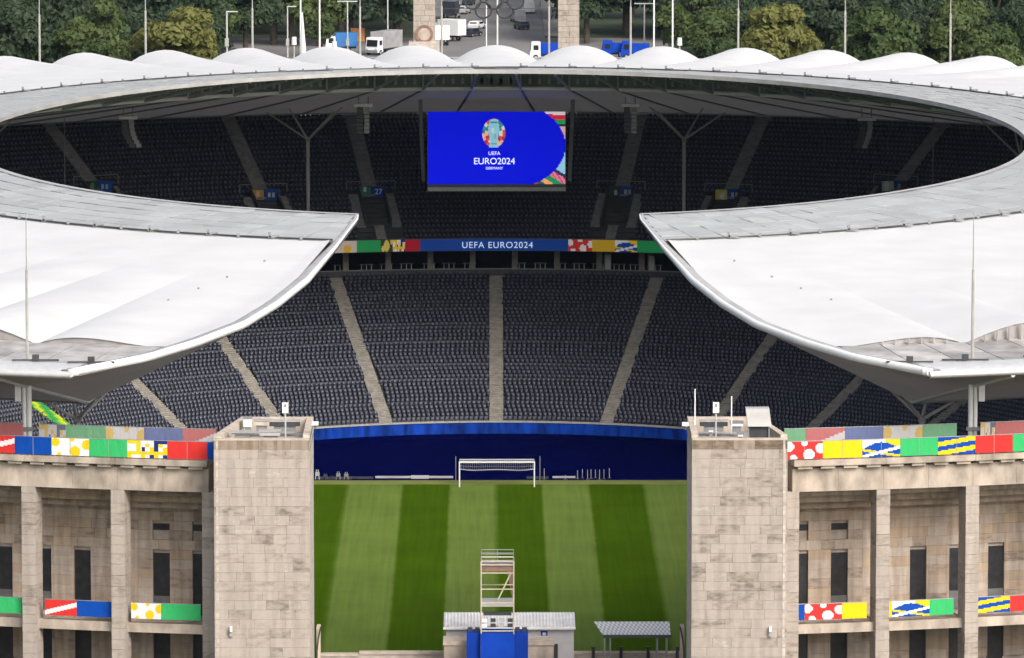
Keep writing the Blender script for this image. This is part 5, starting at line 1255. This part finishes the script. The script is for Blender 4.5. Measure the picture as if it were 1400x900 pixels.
# ---------------------------------------------------------------- trees
def crown_mesh(name, m, seed, n=9500, rad=5.2, hgt=6.5, leaf=.40, lobes=19):
    r = np.random.default_rng(seed); L = []
    for i in range(lobes):
        a = r.uniform(0, 2 * math.pi); q = r.uniform(0, 1); rr = rad * .62 * math.sqrt(r.uniform(.05, 1)); z = hgt * (.1 + .85 * q)
        k = 1 - abs(q - .45) * .8; L.append((rr * k * math.cos(a), rr * k * math.sin(a), z, rad * r.uniform(.26, .46) * (1.1 - .4 * q)))
    L = np.array(L); pick = r.integers(0, lobes, n); d = r.normal(size=(n, 3)); d /= np.linalg.norm(d, axis=1)[:, None]
    d[:, 2] = np.where(d[:, 2] < -.3, -d[:, 2] * .6, d[:, 2]); rr = L[pick, 3] * r.uniform(.72, 1.08, n)
    c = L[pick, :3] + d * rr[:, None] * np.array([1, 1, .85])
    nrm = d + r.normal(size=(n, 3)) * .55; nrm /= np.linalg.norm(nrm, axis=1)[:, None]
    u = np.cross(nrm, r.normal(size=(n, 3))); u /= np.linalg.norm(u, axis=1)[:, None]; v = np.cross(nrm, u); s = leaf * r.uniform(.5, 1.1, n)[:, None]
    V = np.stack([c - u * s, c - v * s * .55, c + u * s, c + v * s * .55], 1).reshape(-1, 3)
    Fa = np.arange(n * 4).reshape(-1, 4); me = bpy.data.meshes.new(name); me.vertices.add(len(V)); me.vertices.foreach_set('co', V.astype(np.float32).ravel())
    me.loops.add(Fa.size); me.loops.foreach_set('vertex_index', Fa.astype(np.int32).ravel()); me.polygons.add(n); me.polygons.foreach_set('loop_start', np.arange(0, n * 4, 4, dtype=np.int32)); me.polygons.foreach_set('loop_total', np.full(n, 4, dtype=np.int32))
    me.update(calc_edges=True); me.materials.append(M[m]); return me
def trunk_mesh(name):
    mb = MB(); mb.tube((0, 0, 0), (0, 0, 6), .38, 7, .24)
    for i in range(6):
        a = i * 1.05; mb.tube((0, 0, 4.4 + .25 * i), (2.3 * math.cos(a), 2.3 * math.sin(a), 8 + .3 * i), .14, 5, .06)
    me = bpy.data.meshes.new(name); me.from_pydata(mb.v, [], mb.f); me.materials.append(M['bark']); me.update(); return me
TR = trunk_mesh('trunk')
CR = {k: [crown_mesh('crown', mm, 10 + i * 7 + sd) for i in range(4)] for k, mm, sd in (('d', 'leaf_dark', 0), ('m', 'leaf_mid', 3), ('y', 'leaf_yellow', 5))}
TLAB = {'d': 'dark green broadleaf tree in the wood beyond the roof', 'm': 'mid green broadleaf tree in the wood beyond the roof', 'y': 'yellow green tree standing out of the wood beyond the roof'}
def tree(x, y, k, s, lab=None, stretch=1.0, base=5.0):
    t = empty('broadleaf_tree', (x, y, G), lab or TLAB[k], 'tree', 'trees beyond the stadium roof')
    tr = bpy.data.objects.new('trunk', TR); link(tr, (x, y, G), t); tr.scale = (s, s, s * stretch)
    cr = bpy.data.objects.new('crown', random.choice(CR[k])); link(cr, (x, y, G + base * s * stretch), t); cr.scale = (s * random.uniform(.92, 1.1), s * random.uniform(.92, 1.1), s * stretch * random.uniform(.95, 1.15)); cr.rotation_euler = (0, 0, random.uniform(0, 6.28))
# rows: (Y, x range, spacing, scale)
def keepout(x, y):
    if y > 495: return -15.5 < x < 13.5
    if y > 405: return -41 < x < 31
    return -27 < x < 13
for Y, sp_, s, pool in ((350, 10, 1.25, 'mdm'), (385, 9, 1.35, 'dmd'), (430, 8.5, 1.5, 'ddm'), (470, 8.5, 1.55, 'ddmd'), (500, 8, 1.65, 'ddm'), (530, 8, 1.7, 'ddm'), (570, 9, 1.8, 'ddm')):
    lim = (Y + 550) * .098; x = -lim
    while x < lim:
        xx, yy = x + random.uniform(-2, 2), Y + random.uniform(-9, 9); x += sp_
        if keepout(xx, yy): continue
        if Y < 400 and -75 < xx < 30 and not (xx < -40): continue
        if Y == 430 and -70 < xx < 34 and random.random() < .35: continue
        k_ = random.choice(pool); zone = 'on the spire side of the avenue' if xx < 0 else 'on the plain pillar side'; tree(xx, yy, k_, s * random.uniform(.85, 1.12), '%s tree %s, %s' % ('dark green' if k_ == 'd' else 'mid green', 'at the wood edge' if Y < 440 else 'deep in the wood', zone), 1.0, 2.2 if Y > 400 else 4.0)
for y in range(505, 640, 11):                 # avenue rows
    for xx in (-13.2, 12.6): tree(xx + random.uniform(-.6, .6), y + random.uniform(-3, 3), 'd' if random.random() < .6 else 'm', 1.2 * random.uniform(.85, 1.15), 'tree in the row lining the avenue by the %s' % ('white box trucks' if xx < 0 else 'silver van'), 1.15)
def spot(px_, py_top, Y, k, wpx, lab):
    top = pt(px_, py_top, Y=Y); s = (wpx / (FPX / (Y + 556))) / 8.6; h = top.z - G; base = 5.0
    tree(top.x, Y, k, s, lab, max(.6, h / (s * 12.6)))
spot(244, 4, 330, 'y', 132, 'yellow green rounded tree rising behind the roof beside a street lamp')
spot(1070, -4, 330, 'y', 118, 'broad yellow tinged tree rising right behind the roof')
spot(1205, 8, 320, 'm', 120, 'bright mid green spreading tree between two lightning masts')
spot(1350, 40, 330, 'm', 110, 'green tree behind the end of the roof scallops')
spot(440, 18, 470, 'm', 50, 'small light green tree behind the blue box truck')
spot(1310, 5, 350, 'm', 100, 'taller green tree behind the end scallop')
spot(20, -10, 345, 'd', 110, 'dark tree behind the first scallops of the roof')
spot(130, -6, 350, 'm', 120, 'dull green tree between two lightning masts')

# ---------------------------------------------------------------- air
hm = bpy.data.materials.new('air'); hm.use_nodes = True; nt = hm.node_tree; nt.nodes.remove(nt.nodes['Principled BSDF'])
pv = nt.nodes.new('ShaderNodeVolumePrincipled'); pv.inputs['Color'].default_value = (.55, .74, 1, 1); pv.inputs['Density'].default_value = HAZE; pv.inputs['Anisotropy'].default_value = .2
nt.links.new(pv.outputs[0], nt.nodes['Material Output'].inputs['Volume']); M['air'] = hm
if HAZE:
    mb = MB(); mb.box((0, 300, 48), (3000, 2400, 100)); o = mb.build('haze', 'air'); tag(o, 'thin pale summer haze over the whole place', 'haze', kind='stuff')
